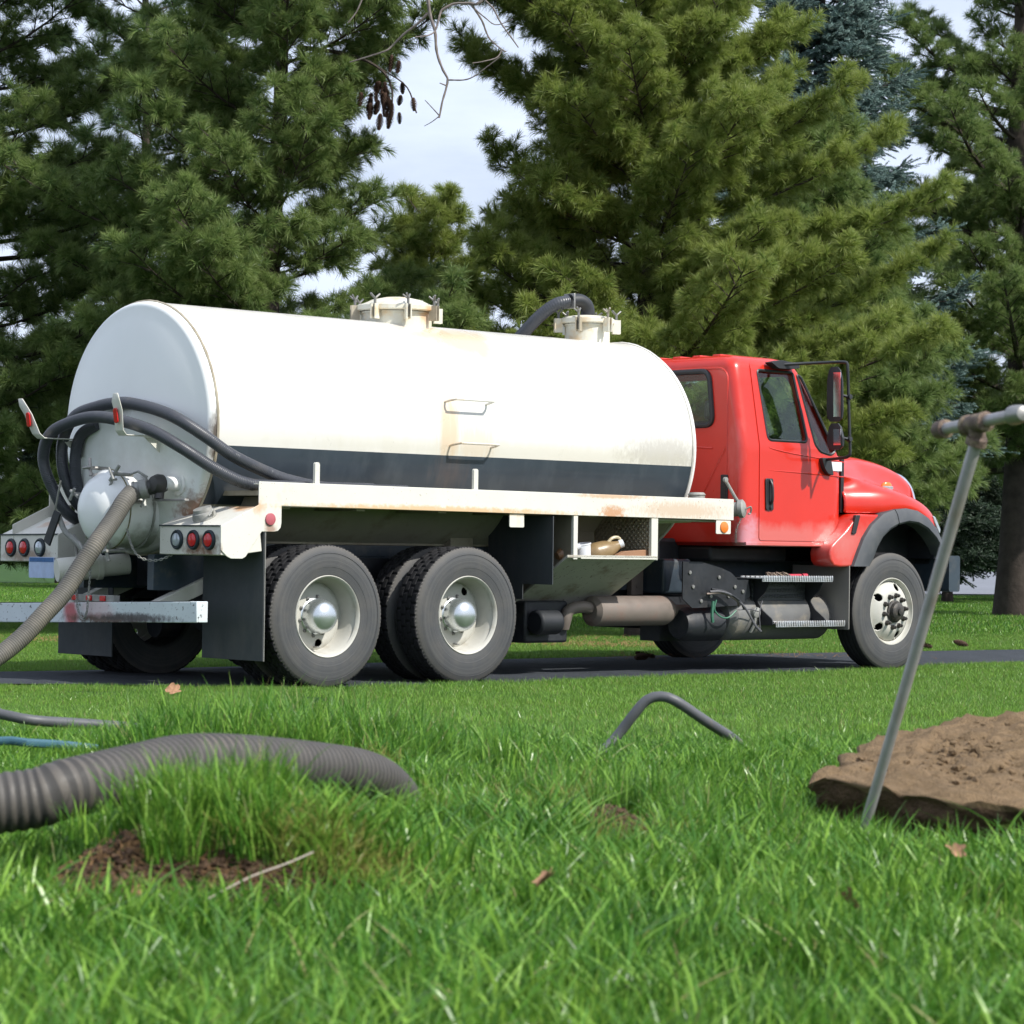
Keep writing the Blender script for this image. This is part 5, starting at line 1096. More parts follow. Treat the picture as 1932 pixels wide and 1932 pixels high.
# ---------------------------------------------------------------- near hoses
nh = [(-2.6, 3.9, .56), (-1.9, 4.0, .58), (-1.3, 4.08, .60), (-.785, 4.1, .628), (-.687, 4.12, .65), (-.60, 4.24, .664), (-.56, 4.6, .652), (-.52, 5.2, .612), (-.41, 5.9, .545), (-.335, 6.4, .488), (-.29, 6.8, .41), (-.26, 7.1, .30)]
nh = [(-2.9, 3.5, .56), (-2.1, 3.75, .57), (-1.4, 3.98, .60), (-.83, 4.17, .622), (-.70, 4.22, .645), (-.62, 4.36, .658), (-.555, 4.50, .666), (-.475, 4.62, .660), (-.343, 4.88, .629), (-.269, 5.05, .602), (-.228, 5.2, .560), (-.202, 5.33, .500), (-.188, 5.45, .42)]
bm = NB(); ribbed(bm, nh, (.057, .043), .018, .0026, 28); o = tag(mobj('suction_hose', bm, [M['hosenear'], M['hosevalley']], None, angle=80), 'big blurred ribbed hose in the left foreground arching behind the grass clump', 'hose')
bm = NB(); tube(bm, spline([(.10, 6.7, .42), (.221, 6.9, .492), (.272, 7.0, .529), (.334, 7.0, .610), (.362, 7.0, .641), (.397, 7.0, .652), (.439, 7.0, .640), (.524, 7.05, .584), (.604, 7.15, .532), (.662, 7.2, .485), (.8, 7.3, .42)], 60)[0], .0138, 14); tag(mobj('rubber_hose', bm, M['hosethin'], None), 'thin grey hose bent into an arch rising out of the lawn', 'hose')
bm = NB(); tube(bm, spline([(-2.1, 7.1, .52), (-1.488, 7.3, .572), (-1.401, 7.3, .562), (-1.313, 7.3, .546), (-1.198, 7.4, .532), (-1.049, 7.5, .515), (-.929, 7.5, .502), (-.7, 7.5, .47)], 50)[0], .0145, 12); tag(mobj('rubber_hose', bm, M['hosethin'], None), 'thin grey hose lying on the lawn at the left edge behind the big hose', 'hose')
bm = NB(); tube(bm, spline([(-2, 6.3, .50), (-1.298, 6.5, .545), (-1.168, 6.5, .543), (-1.08, 6.6, .53), (-.8, 6.7, .49)], 30)[0], .011, 10); tag(mobj('rubber_hose', bm, M['hoseblue'], None), 'blue hose lying low in the grass at the left edge', 'hose')
# ---------------------------------------------------------------- soil probe with T handle
t = thing('soil_probe', 'rusty T-handled steel probe rod pushed slanting into the lawn beside the soil slab', 'probe', (.698, 5.2, .50))
B0 = Vector((0, .04, -.03)); A0 = Vector((.869 - .698, 4.95 - 5.2, 1.259 - .50)); d0 = (A0 - B0).normalized()
bm = NB(); tube(bm, [B0, B0 + d0 * .4, A0], [.0103, .0112, .0122], 20); mobj('rod', bm, M['galv'], t)
hL = Vector((.8187, 5.08, 1.275)) - Vector((.698, 5.2, .50)); hR = Vector((.917, 4.80, 1.292)) - Vector((.698, 5.2, .50)); hm = Vector((.8645, 4.945, 1.2815)) - Vector((.698, 5.2, .50)); hd_ = (hR - hL).normalized()
bm = NB(); tube(bm, [hL, hR], .0114, 20); mobj('handle', bm, M['galv'], t)
bm = NB(); tube(bm, [hm + hd_ * k_ * 1.1 for k_ in (-.036, -.034, -.024, -.022, 0, .022, .024, .034, .036)], [.015, .0192, .0192, .0168, .0186, .0168, .0192, .0192, .015], 20)
q0 = A0 - d0 * .004; tube(bm, [hm, hm + (q0 - hm) * .5, q0, q0 - d0 * .001, q0 - d0 * .015, q0 - d0 * .016], [.0168, .0162, .0165, .0200, .0200, .015], 20); mobj('tee_fitting', bm, M['iron'], t)
for P_, s in ((hL, -1), (hR, 1)):
    bm = NB(); k = hd_ * s; tube(bm, [P_ + k * k_ * 1.2 for k_ in (-.022, -.020, -.012, -.004, .006, .012, .014)], [.0125, .018, .0184, .0174, .0168, .013, .005], 20); mobj('end_cap', bm, M['iron'] if s < 0 else M['steel'], t)
# ---------------------------------------------------------------- small litter
def leaf(x, y, z, s, label, seed, m_='deadleaf'):
    r = random.Random(seed); b = NB(); N_ = 18; ctr = b.verts.new((0, 0, 0)); ring = []
    for k in range(N_):
        a = 2 * PI * k / N_; rad = s * (.55 + .45 * abs(math.cos(2.5 * a))) * (1 + r.uniform(-.15, .15)); ring.append(b.verts.new((rad * math.cos(a), rad * math.sin(a) * .75, .55 * rad * abs(math.sin(a + .4)) + r.uniform(-.1, .1) * s)))
    for k in range(N_): b.faces.new((ctr, ring[k], ring[(k + 1) % N_]))
    tube(b, [(0, 0, 0), (-s * .6, 0, .1 * s), (-s * 1.1, .1 * s, .35 * s)], s * .03, 4)
    o = mobj('dead_leaf', b, M[m_], None, angle=180); o.location = (x, y, z); o.rotation_euler = (r.uniform(.3, .9), r.uniform(-.5, .5), r.uniform(0, 6)); tag(o, label, 'leaf'); return o
leaf(-2.27, 17.9, .05, .065, 'curled tan dead leaf on the mown lawn behind the tall grass at left', 3)
leaf(.055, 3.77, .565, .022, 'dark brown dead leaf upright in the grass in the lower middle', 5); leaf(.72, 4.25, .56, .02, 'dark curled leaf low in the grass at the lower right', 6)
leaf(-.52, 3.72, .545, .016, 'small brown leaf in the grass at the lower left', 8); leaf(.485, 3.75, .54, .026, 'pale tan leaf flat in the grass below the soil slab', 9, 'straw')
rc = random.Random(9)
def cone_mesh():
    b = NB(); Ln = .13
    tube(b, [(0, 0, 0), (Ln, 0, 0)], [.012, .006], 6)
    for j in range(11):
        t = j / 10; r = .024 * math.sin(PI * (.15 + .8 * t)) + .006
        for k in range(7):
            a = 2 * PI * (k + j * .5) / 7; c_, s_ = math.cos(a), math.sin(a); p = Vector((Ln * t, 0, 0))
            v = [b.verts.new(p + Vector((0, c_, s_)) * .006 - Vector((0, -s_, c_)) * .006), b.verts.new(p + Vector((0, c_, s_)) * .006 + Vector((0, -s_, c_)) * .006), b.verts.new(p + Vector((.016, 0, 0)) + Vector((0, c_, s_)) * r + Vector((0, -s_, c_)) * .007), b.verts.new(p + Vector((.016, 0, 0)) + Vector((0, c_, s_)) * r - Vector((0, -s_, c_)) * .007)]
            b.faces.new(v)
    return b
cone0 = mobj('pine_cone', cone_mesh(), M['cone'], None, smooth=False)
cl = ['open brown pine cone at the lawn edge left of the front wheel', 'second brown pine cone lying just right of the first by the front wheel', 'brown pine cone on the verge right of the front wheel', 'small brown pine cone farther right on the verge beyond the drive']
for i, (x, y, lab) in enumerate(((1.16, 24.6, cl[0]), (1.36, 24.85, cl[1]), (4.55, 28.6, cl[2]), (5.05, 29.3, cl[3]))):
    o = cone0 if i == 0 else cone0.copy()
    if i: C.objects.link(o)
    o.location = (x, y, .045); o.rotation_euler = (rc.uniform(0, 3), rc.uniform(-.2, .2), rc.uniform(0, 6)); o.scale = (1.3,) * 3; tag(o, lab, 'pine cone', 'fallen pine cones by the drive')
# ================================================================ TREES
rt = random.Random(21)
def tuft(n, l0, l1, w, spread0, spread1, stem, mt):
    V, F, T_ = [], [], []
    for i in range(n):
        th = rt.uniform(spread0, spread1); ph = rt.uniform(0, 2 * PI); s0 = rt.uniform(-stem, 0); l = rt.uniform(l0, l1)
        d = Vector((math.sin(th) * math.cos(ph), math.sin(th) * math.sin(ph), math.cos(th))); o_ = Vector((0, 0, s0)); side = d.cross(Vector((rt.uniform(-1, 1), rt.uniform(-1, 1), rt.uniform(-1, 1)))).normalized() * w / 2
        sag = Vector((0, 0, 0)); m_ = o_ + d * l * .5; e = o_ + d * l; b0 = len(V)
        V += [tuple(o_ - side), tuple(o_ + side), tuple(m_ + side), tuple(m_ - side), tuple(e)]; F += [(b0, b0 + 1, b0 + 2, b0 + 3), (b0 + 3, b0 + 2, b0 + 4)]; T_ += [0, 0, .5, .5, 1]
    b0 = len(V); V += [(-.003, 0, -stem * 1.3), (.003, 0, -stem * 1.3), (0, 0, .01)]; F.append((b0, b0 + 1, b0 + 2)); T_ += [0, 0, 0]
    return rawmesh('tuft', V, F, mt, T_)
def spray(nt_, n, mt, w=.0048, spread=(R(8), R(80)), lm=1.0):
    """a forked twig end carrying several needle tufts"""
    V, F, T_ = [], [], []
    for q in range(nt_):
        if q == 0: c0 = Vector((0, 0, .02)); ax = Vector((0, 0, 1))
        else:
            a = 2 * PI * (q + rt.random() * .7) / (nt_ - 1); ax = Vector((math.cos(a) * .75, math.sin(a) * .75, rt.uniform(.3, .9))).normalized(); c0 = Vector((0, 0, -.10 * rt.random())) + ax * rt.uniform(.05, .13)
        rot = ax.to_track_quat('Z', 'Y'); shade = rt.uniform(-.12, .12)
        for i in range(n):
            th = rt.uniform(*spread); ph = rt.uniform(0, 2 * PI); l = rt.uniform(.085, .125) * lm
            d = rot @ Vector((math.sin(th) * math.cos(ph), math.sin(th) * math.sin(ph), math.cos(th))); o_ = c0 - ax * rt.uniform(0, .06)
            side = d.cross(Vector((rt.uniform(-1, 1), rt.uniform(-1, 1), rt.uniform(-1, 1)))).normalized() * w / 2; e = o_ + d * l + Vector((0, 0, -.01)); m_ = o_ + d * l * .55; b0 = len(V)
            V += [tuple(o_ - side), tuple(o_ + side), tuple(m_ + side), tuple(m_ - side), tuple(e)]; F += [(b0, b0 + 1, b0 + 2, b0 + 3), (b0 + 3, b0 + 2, b0 + 4)]; T_ += [0, 0, .45 + shade, .45 + shade, .9 + shade]
    return rawmesh('spray', V, F, mt, T_)
def spruce_spray(nt_, L, n, w, mt):
    V, F, T_ = [], [], []
    for q in range(nt_):
        if q == 0: c0 = Vector((0, 0, 0)); ax = Vector((0, 0, 1))
        else: ax = Vector((rt.choice((-1, 1)) * rt.uniform(.5, .9), rt.uniform(-.35, .35), .8)).normalized(); c0 = Vector((0, 0, -L * rt.uniform(.2, 1.6)))
        rot = ax.to_track_quat('Z', 'Y')
        for i in range(n):
            s0 = L * rt.random(); ph = rt.uniform(0, 2 * PI); th = rt.uniform(R(30), R(70)); l = rt.uniform(.018, .030)
            d = rot @ Vector((math.sin(th) * math.cos(ph), math.sin(th) * math.sin(ph), math.cos(th))); o_ = c0 + ax * s0; side = d.cross(ax).normalized() * w / 2; b0 = len(V)
            V += [tuple(o_ - side), tuple(o_ + side), tuple(o_ + d * l)]; F.append((b0, b0 + 1, b0 + 2)); T_ += [0, 0, 1]
        e = c0 + ax * L; b0 = len(V); V += [(c0.x - .003, c0.y, c0.z), (c0.x + .003, c0.y, c0.z), tuple(e)]; F.append((b0, b0 + 1, b0 + 2)); T_ += [0, 0, 0]
    return rawmesh('shoot', V, F, mt, T_)
def spruce_shoot(n, L, w, mt):
    V, F, T_ = [], [], []
    for i in range(n):
        s0 = -L * rt.random(); ph = rt.uniform(0, 2 * PI); th = rt.uniform(R(35), R(70)); l = rt.uniform(.018, .028)
        d = Vector((math.sin(th) * math.cos(ph), math.sin(th) * math.sin(ph), math.cos(th))); o_ = Vector((0, 0, s0)); side = d.cross(Vector((0, 0, 1))).normalized() * w / 2; b0 = len(V)
        V += [tuple(o_ - side), tuple(o_ + side), tuple(o_ + d * l)]; F.append((b0, b0 + 1, b0 + 2)); T_ += [0, 0, 1]
    return rawmesh('shoot', V, F, mt, T_)
PN1 = leafm('pine_needles_green', (.085, .165, .050), (.145, .225, .056), (.29, .36, .12), .45, .42)
PN2 = leafm('pine_needles_yellow_green', (.12, .20, .036), (.20, .27, .046), (.37, .42, .12), .45, .42)
PN3 = leafm('pine_needles_blue_green', (.075, .165, .070), (.12, .21, .070), (.18, .25, .12), .35, .45)
SP1 = leafm('spruce_needles_blue', (.07, .13, .12), (.12, .19, .17), (.24, .34, .31), .15, .5)
SP2 = leafm('spruce_needles_dark', (.018, .035, .022), (.03, .055, .03), (.05, .08, .045), .15, .5)
CL = {}
for nm, mt_ in (('a', PN1), ('b', PN2), ('c', PN3)):
    CL[nm] = source_coll('tuft_' + nm, [spray(5, 46, mt_, .0036) for _ in range(4)] + [spray(4, 44, mt_, .0038, spread=(R(5), R(48)), lm=1.1) for _ in range(2)])
for nm, mt_ in (('s', SP1), ('d', SP2)):
    CL[nm] = source_coll('shoot_' + nm, [spruce_spray(7, .17, 90, .009, mt_) for _ in range(3)])
CL['f'] = source_coll('tuft_f', [spruce_spray(6, .17, 50, .013, SP2) for _ in range(2)])
def eul(d):
    q = d.to_track_quat('Z', 'Y'); return q.to_euler()
def fasttube(V, F, pts, rads, n=4):
    b0 = len(V); fr = frames(pts)
    for i, (p, t, u, v) in enumerate(fr):
        for k in range(n):
            a = 2 * PI * k / n; c_ = p + (u * math.cos(a) + v * math.sin(a)) * rads[i]; V.append((c_.x, c_.y, c_.z))
    for i in range(len(pts) - 1):
        for k in range(n): a0 = b0 + i * n; F.append((a0 + k, a0 + (k + 1) % n, a0 + n + (k + 1) % n, a0 + n + k))
def tree(kind, name, label, cat, x, y, H, r0, reach, z0, seed, coll, step=.22, twigs=1.0, size=1.0, group=None, zdrop=.0, lean=(0, 0), top=None, per=3, barkm='bark'):
    r = random.Random(seed); t = thing(name, label, cat, (x, y, 0), 0, group)
    top = top or H
    # trunk
    n = 14; pts = [Vector((lean[0] * z + .05 * math.sin(z * .9 + seed), lean[1] * z, z)) for z in [H * k / n for k in range(n + 1)]]
    pts[0].z = -.1; rr = [r0 * (1 - .92 * (k / n) ** .9) * (1.25 if k == 0 else 1) for k in range(n + 1)]
    b = NB(); tube(b, spline(pts, 40)[0], [np.interp(k / 39, [i / n for i in range(n + 1)], rr) for k in range(40)], 14); mobj('trunk', b, M[barkm], t)
    V, F = [], []; P, Ro, Sc, Ix = [], [], [], []; na = len(coll.objects)
    z = z0; az = r.uniform(0, 6)
    def ctr(z): return Vector((lean[0] * z + .05 * math.sin(z * .9 + seed), lean[1] * z, z))
    def addt(p, d, s): P.append((p.x, p.y, p.z)); e = eul(d); Ro.append((e.x, e.y, e.z)); Sc.append(s); Ix.append(r.randrange(na))
    while z < top:
        for _ in range(per):
            az += 2.4 + r.uniform(-.35, .35); L = reach(az % (2 * PI), z) * r.uniform(.6, 1.18)
            if L < .12 or (kind == 'pine' and r.random() < .07): continue
            zz = z + r.uniform(-.1, .1); f = zz / H
            rise = (.05 + .75 * f ** 1.4) if kind == 'pine' else (-.12 + .5 * f ** 2)
            rise += r.uniform(-.12, .12); out = Vector((math.cos(az), math.sin(az), 0)); side = Vector((-out.y, out.x, 0))
            c0 = ctr(zz); wob = r.uniform(-.25, .25); q = []
            for k in range(7):
                u = k / 6; sag = -.16 * L * u * (1 - u) * 1.2 if kind == 'pine' else (-.22 * L * math.sin(u * PI * .8))
                tipup = (.10 * L * u * u) if kind == 'pine' else .10 * L * u ** 3
                q.append(c0 + out * (L * u) + side * (wob * L * u * u * .5) + Vector((0, 0, L * u * rise + sag + tipup - zdrop * L * u * u)))
            rb = max(.012, r0 * .22 * (L / 3) ** .8); fasttube(V, F, q, [rb * (1 - .85 * k / 6) for k in range(7)], 5)
            nsub = max(3, int(L / (.12 if kind == 'pine' else .12) * twigs))
            for k in range(nsub):
                u = .22 + .78 * (k + r.random() * .6) / nsub
                if u > 1: u = 1
                i = min(5, int(u * 6)); p = q[i].lerp(q[i + 1], u * 6 - i); dl = (q[i + 1] - q[i]).normalized()
                s = 1 if k % 2 else -1; ls = (.24 + .34 * L * (1 - u) * .55 + .1 * r.random()) * (1.0 if kind == 'pine' else .8)
                ls = min(ls, .95) * size ** .5
                up = r.uniform(-.05, .55) if kind == 'pine' else r.uniform(-.45, .05)
                ds = (dl * r.uniform(.55, .9) + side * s * r.uniform(.5, 1.0) + Vector((0, 0, up))).normalized()
                e = p + ds * ls + Vector((0, 0, -.06 * ls)); mid = p + ds * ls * .5
                fasttube(V, F, [p, mid, e], [.009 * size, .006 * size, .003 * size], 3)
                nt_ = max(2, int(ls / (.10 if kind == 'pine' else .10) / size))
                for j in range(nt_):
                    uu = (j + .6) / nt_; pp = p.lerp(e, uu); sd = 1 if j % 2 else -1
                    if kind == 'pine':
                        dd = (ds * r.uniform(.5, 1) + ds.cross(Vector((0, 0, 1))) * sd * r.uniform(.2, .9) + Vector((0, 0, r.uniform(-.05, .75)))).normalized()
                        pt = pp + dd * r.uniform(.05, .14) * size
                        if r.random() < .5: fasttube(V, F, [pp, pt], [.004, .003], 3)
                        addt(pt, dd, r.uniform(.62, 1.3) * size)
                    else:
                        dd = (ds * r.uniform(.6, 1) + ds.cross(Vector((0, 0, 1))) * sd * r.uniform(.5, .9) + Vector((0, 0, r.uniform(-.35, .15)))).normalized(); pt = pp + dd * .15 * size
                        addt(pt, dd, r.uniform(.8, 1.2) * size)
                addt(e, (ds + Vector((0, 0, .25 if kind == 'pine' else -.1))).normalized(), r.uniform(.9, 1.3) * size)
            addt(q[-1], ((q[-1] - q[-2]).normalized() + Vector((0, 0, .3))).normalized(), 1.2 * size)
        z += step * r.uniform(.8, 1.2)
    me = bpy.data.meshes.new('branches'); me.from_pydata(V, [], F); me.materials.append(M[barkm]); o = bpy.data.objects.new('branches', me); link(o, t); o['kind'] = 'stuff'
    scatter('crown', P, Ro, Sc, Ix, coll, t)
    return t, len(P)
cnt = 0
def ang(a, b): return math.cos(a - b)
def reachC(az, z):
    R_ = 3.25 * max(0, 1 - (z - 1.4) / 10.2) ** .85
    e = 1 + .12 * ang(az, 0) - .10 * max(0, ang(az, PI)) 
    lf = max(0, ang(az, PI)); e += (.16 * lf if 3.6 < z < 5.6 else (.46 * lf if z >= 5.6 else .04 * lf))
    if z > 5.5: e -= .26 * max(0, ang(az, 0))
    return R_ * e * (1 + .16 * math.sin(z * 2.3 + az * 1.5))
t1, c_ = tree('pine', 'pine_tree', 'broad yellow-green white pine rising right behind the tank', 'pine', 1.55, 31.6, 11.5, .17, reachC, 1.9, 3, CL['b'], .20, .92, 1.12, zdrop=.02, top=11.2, per=4); cnt += c_
def reachL(az, z):
    R_ = 3.0 * max(0, 1 - (z - 1.2) / 12.5) ** .8
    rgt = max(0, ang(az, 0))
    if 3.7 < z < 5.9: R_ *= 1 - .62 * rgt
    elif z >= 5.9: R_ *= 1 + .25 * rgt
    return R_ * (1 + .2 * math.sin(z * 1.7 + az * 2))
t2, c_ = tree('pine', 'pine_tree', 'green pine with visible trunk behind the rear half of the tank', 'pine', -2.75, 30.2, 12, .16, reachL, 1.5, 8, CL['a'], .27, .8, 1.12, top=11.7, per=4); cnt += c_
def reachLL(az, z): return 3.0 * max(0, 1 - (z - 1.0) / 13) ** .8 * (1 + .25 * math.sin(z * 1.3 + az * 2))
t3, c_ = tree('pine', 'pine_tree', 'dark green pine cut off by the left edge of the picture', 'pine', -6.6, 31.5, 12, .18, reachLL, .9, 12, CL['a'], .32, .66, 1.15, top=11.7, per=4); cnt += c_
def reachR(az, z):
    R_ = 3.1 * max(0, 1 - (z - 2.6) / 12) ** .8
    return R_ * (.80 + .38 * math.sin(z * 1.9 + az * 1.3)) * (1.1 if z > 4 else .9) * (1 + .4 * max(0, ang(az, PI)))
t4, c_ = tree('pine', 'pine_tree', 'open-branched pine with a thick dark trunk at the right edge', 'pine', 8.75, 45.5, 16, .36, reachR, 2.6, 17, CL['a'], .28, .8, 1.25, lean=(-.012, 0), top=15.6); cnt += c_
def reachS(az, z): return 2.9 * max(0, 1 - (z - 1) / 12.4) ** .9 * (1 + .12 * math.sin(z * 5 + az))
t5, c_ = tree('spruce', 'spruce_tree', 'blue spruce with drooping boughs between the two right-hand pines', 'spruce', 4.9, 43, 13.5, .2, reachS, 2.5, 23, CL['s'], .22, 1.1, 1.35, top=13.3, per=5); cnt += c_
def reachS2(az, z): return 2.6 * max(0, 1 - (z - .4) / 8.0) ** .9
t6, c_ = tree('spruce', 'spruce_tree', 'dark spruce standing lower behind the red cab and hood', 'spruce', 7.1, 52, 8.3, .2, reachS2, 1.5, 29, CL['d'], .26, .9, 1.6, top=8.0, per=4); cnt += c_
def reachS3(az, z): return 2.6 * max(0, 1 - (z - 1.2) / 5.9) ** .85 * (1 + .12 * math.sin(z * 3 + az))
def reachG(az, z): return 2.8 * max(0, 1 - (z - 1) / 11) ** .8 * (1 + .2 * math.sin(z * 2.3 + az))
t7, c_ = tree('pine', 'pine_tree', 'dark pine filling the gap between the two left pines, farther back', 'pine', -5.3, 37.5, 11.5, .16, reachG, 1.2, 33, CL['c'], .42, .55, 1.25, top=11.2, per=3); cnt += c_
t8, c_ = tree('pine', 'pine_tree', 'darker pine behind the broad yellow-green one, its boughs showing over the red cab', 'pine', 4.15, 36.5, 7.4, .15, reachS3, 1.5, 37, CL['a'], .24, .85, 1.25, top=6.9, per=4); cnt += c_
t9, c_ = tree('pine', 'pine_tree', 'short pine whose pointed top closes the bottom of the sky gap over the hatch', 'pine', -1.15, 35.5, 5.7, .09, lambda az, z: 1.9 * max(0, 1 - z / 5.9) ** .8, 1.5, 51, CL['b'], .24, .9, 1.15, top=5.4, per=4); cnt += c_
# a row of dark spruces far behind
bg = [(-15, 62, 7.0), (-11.2, 66, 5.8), (-7.6, 60, 6.6), (-4.2, 64, 5.6), (-.8, 60, 6.2), (2.6, 66, 5.4), (6.2, 62, 5.8), (10.2, 68, 5.2), (13.6, 64, 6.0), (17.4, 66, 6.4), (9.4, 57, 5.6), (11.9, 60, 5.8)]
def reachB(Hh): return lambda az, z: Hh * .42 * max(0, 1 - z / Hh) ** .8
labs = ['first', 'second', 'third', 'fourth', 'fifth', 'sixth', 'seventh', 'eighth', 'ninth', 'tenth', 'eleventh', 'twelfth']
bg.sort(key=lambda b: b[0] / b[1])
proto = None
for i, (x, y, h) in enumerate(bg):
    if i in (0, 1, 2):
        tt, c_ = tree('spruce', 'distant_spruce', 'far dark spruce, %s from the left in the row behind the pines' % labs[i], 'spruce', x, y, h, .14, reachB(h), 1.7, 40 + i, CL['f'], .28, .8, 2.2, group='dark spruces in the row behind the pines', per=4); cnt += c_
        proto = (proto or []) + [(tt, h)]
    else:
        src, hh = proto[i % 3]; o = src.copy(); C.objects.link(o); o.location = (x, y, 0); o.scale = (h / hh,) * 3; o.rotation_euler = (0, 0, i * 1.7); o['label'] = 'far dark spruce, %s from the left in the row behind the pines' % labs[i]
        for ch in src.children: c2 = ch.copy(); C.objects.link(c2); c2.parent = o
P, Ro, Sc, Ix = [], [], [], []
for _ in range(2600):
    x = rt.uniform(-70, 120); h_ = 4.5 + 1.6 * math.sin(x * .31) + 1.1 * math.sin(x * .83 + 1); z = h_ * rt.random() ** .8
    P.append((x, 232 + rt.uniform(-4, 4) + z * .4, z)); Ro.append((rt.uniform(0, 6), rt.uniform(0, 6), rt.uniform(0, 6))); Sc.append(rt.uniform(4, 7)); Ix.append(rt.randrange(2))
o = scatter('far_tree_line', P, Ro, Sc, Ix, CL['f']); tag(o, 'low dark line of far shrubs and trees beyond the road', 'trees')
print('TUFTS', cnt)
# cones hanging from the left pine
for cx, cz, k, sd in ((-1.47, 5.95, 30, 1),):
    for i in range(k):
        o = cone0.copy(); C.objects.link(o); o.name = 'cone'
        for key in ('label', 'category', 'group'):
            if key in o: del o[key]
        o.parent = t2; a = rc.uniform(0, 6); o.location = (cx + 2.75 + rc.gauss(0, .11), 29.6 - 30.2 + rc.gauss(0, .12), cz + rc.gauss(0, .14) + .12); o.rotation_euler = (0, R(90) + rc.uniform(-.3, .3), rc.uniform(0, 6)); o.scale = (1.25 * rc.uniform(.6, 1.15), 1.25 * rc.uniform(.8, 1.35), 1.25 * rc.uniform(.8, 1.35))
bm = NB(); tube(bm, spline([(.25, -.2, 6.7), (.9, -.5, 6.55), (1.25, -.6, 6.35), (1.35, -.6, 6.1), (1.3, -.6, 5.8)], 16)[0], [.03 - .0015 * k for k in range(16)], 5); tube(bm, spline([(1.2, -.6, 6.4), (1.5, -.6, 6.2), (1.62, -.6, 5.9)], 10)[0], .008, 4); mobj('limb', bm, M['bark'], t2)
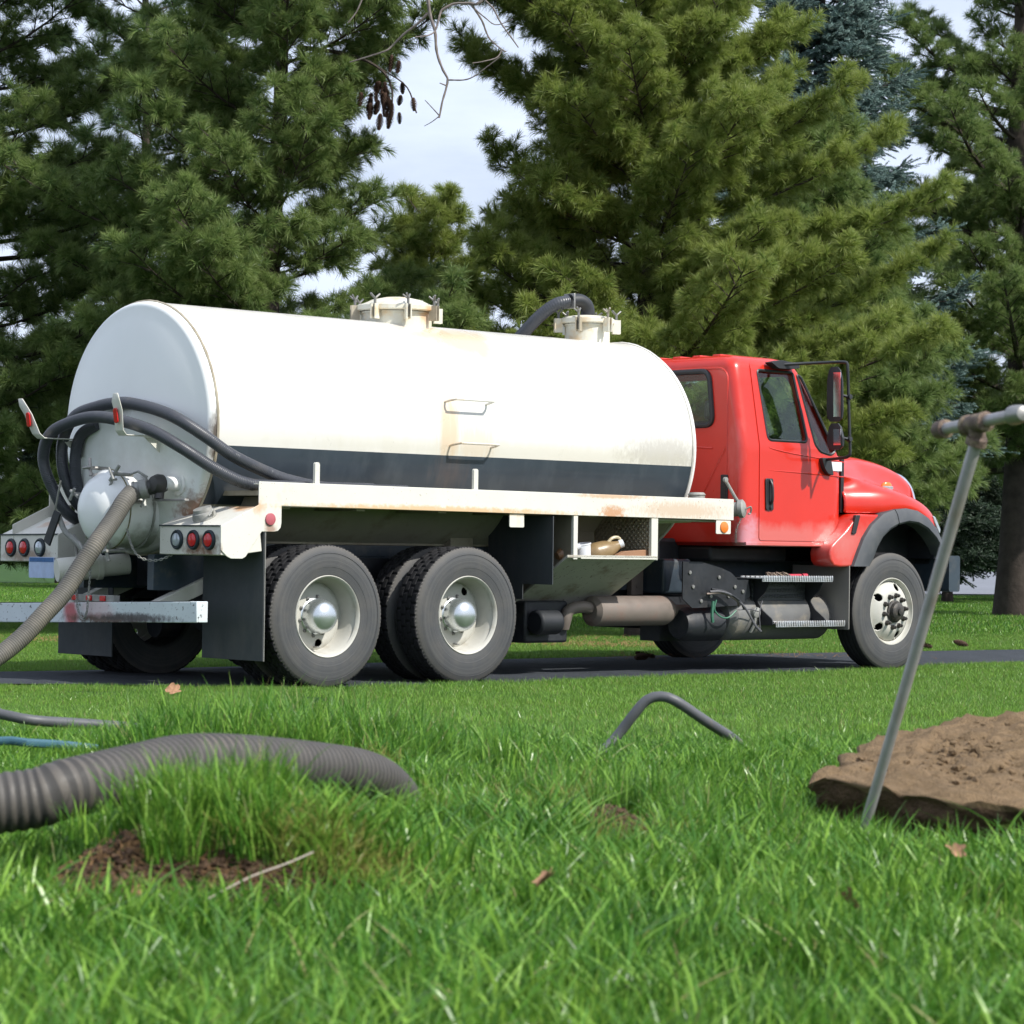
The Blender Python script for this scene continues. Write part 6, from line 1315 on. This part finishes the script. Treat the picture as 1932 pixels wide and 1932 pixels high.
# bare deciduous tree whose twigs hang in at the top
bt = thing('bare_tree', 'bare grey leafless branches hanging in from the top edge over the tank', 'tree', (-7.2, 20.5, 0))
bm = NB(); tube(bm, spline([(0, 0, -.1), (.05, .05, 2.2), (-.1, .1, 4.5), (0, .2, 7), (.2, .3, 9.5)], 24)[0], [.22 - .008 * k for k in range(24)], 12); mobj('trunk', bm, M['twigbark'], bt)
def P_(l): return [Vector((x + 7.2, y - 20.5, z)) for x, y, z in l]
bm = NB(); tube(bm, spline(P_([(-7.2, 20.6, 4.9), (-5.2, 20.4, 5.75), (-3.0, 20.2, 6.15), (-1.2, 20.1, 6.2), (.4, 20.0, 6.0), (1.6, 20, 6.2)]), 40)[0], [.10 - .0022 * k for k in range(40)], 8); mobj('limb', bm, M['twigbark'], bt)
brs = [([(-.72, 20.08, 6.12), (-.66, 20.02, 5.7), (-.688, 20.0, 5.229), (-.688, 20.0, 5.181), (-.67, 20.0, 5.061), (-.632, 19.98, 4.941), (-.622, 19.97, 4.82), (-.605, 19.96, 4.74), (-.564, 19.95, 4.636), (-.531, 19.95, 4.58), (-.542, 19.95, 4.5), (-.568, 19.94, 4.403), (-.583, 19.94, 4.314), (-.591, 19.94, 4.278)], .020, .007),
 ([(-.69, 20.0, 5.08), (-.769, 20.03, 5.003), (-.873, 20.06, 4.929), (-.968, 20.1, 4.839), (-1.015, 20.1, 4.807), (-1.143, 20.15, 4.773), (-1.287, 20.2, 4.738)], .0105, .005),
 ([(-.586, 20.0, 5.106), (-.595, 20.0, 5.08), (-.605, 19.98, 5.037), (-.632, 19.97, 4.941), (-.688, 19.9, 4.892), (-.775, 19.85, 4.87)], .009, .004),
 ([(-.05, 20.02, 6.05), (-.12, 20.0, 5.6), (-.275, 20.0, 5.195), (-.37, 20.0, 5.161), (-.475, 20.0, 5.16), (-.539, 20.0, 5.135), (-.586, 20.0, 5.106)], .018, .010),
 ([(-.362, 20.0, 5.157), (-.281, 20.05, 5.042), (-.247, 20.08, 4.962), (-.214, 20.1, 4.906), (-.125, 20.12, 4.835), (-.093, 20.14, 4.823)], .0095, .0045),
 ([(-.125, 20.12, 4.835), (-.164, 20.1, 4.77), (-.276, 20.05, 4.728), (-.348, 20.0, 4.707)], .0055, .003), ([(-.33, 20.03, 5.12), (-.25, 19.9, 5.03), (-.17, 19.85, 4.97), (-.05, 19.8, 5.0)], .006, .003),
 ([(.1, 20.02, 6.02), (-.1, 19.95, 5.5), (-.259, 19.9, 5.195), (-.201, 19.88, 5.115), (-.135, 19.86, 4.988), (-.054, 19.85, 4.876), (.0, 19.84, 4.80)], .012, .005),
 ([(-.523, 19.95, 4.568), (-.402, 19.9, 4.562), (-.322, 19.88, 4.591), (-.219, 19.85, 4.665), (-.132, 19.84, 4.73)], .0065, .003), ([(-.591, 19.94, 4.298), (-.64, 19.9, 4.345), (-.697, 19.88, 4.401)], .005, .003), ([(-.591, 19.94, 4.29), (-.646, 19.95, 4.249), (-.702, 19.97, 4.22)], .0045, .0025),
 ([(-1.35, 20.1, 6.2), (-1.2, 20.0, 5.7), (-1.17, 20.0, 5.25), (-1.189, 20.0, 5.182), (-1.228, 20.0, 5.085), (-1.291, 20.0, 5.0)], .010, .005), ([(-.538, 19.95, 4.524), (-.565, 19.93, 4.531), (-.59, 19.92, 4.539)], .006, .004)]
for q, a, b_ in brs:
    pts_, L = spline(P_(q), max(8, len(q) * 4)); n = len(pts_); bm = NB(); tube(bm, pts_, [(a + (b_ - a) * k / (n - 1)) * (1 + .12 * math.sin(k * 2.3)) for k in range(n)], 7); mobj('branch', bm, M['twigbark'], bt)
# pine straw under the trees
rp = random.Random(4)
bm = NB()
for cx, cy, sx_, sy_, k in ((1.05, 27.9, .7, .25, 900), (-4.6, 27.2, .5, .3, 500), (.4, 29.5, 1.0, .5, 500), (2.6, 25.8, .5, .08, 220), (1.25, 24.9, .3, .06, 160)):
    for _ in range(k):
        x, y = rp.gauss(cx, sx_), rp.gauss(cy, sy_); a = rp.uniform(0, PI); l = rp.uniform(.04, .10); z = rp.uniform(.02, .07); w = .003
        v = [bm.verts.new((x - w, y, z)), bm.verts.new((x + w, y, z)), bm.verts.new((x + l * math.cos(a), y + l * math.sin(a), z + rp.uniform(-.01, .04)))]; bm.faces.new(v)
o = mobj('pine_straw', bm, M['straw'], None, smooth=False); tag(o, 'brown fallen pine straw and twigs on the lawn beyond the drive', 'pine straw', kind='stuff')
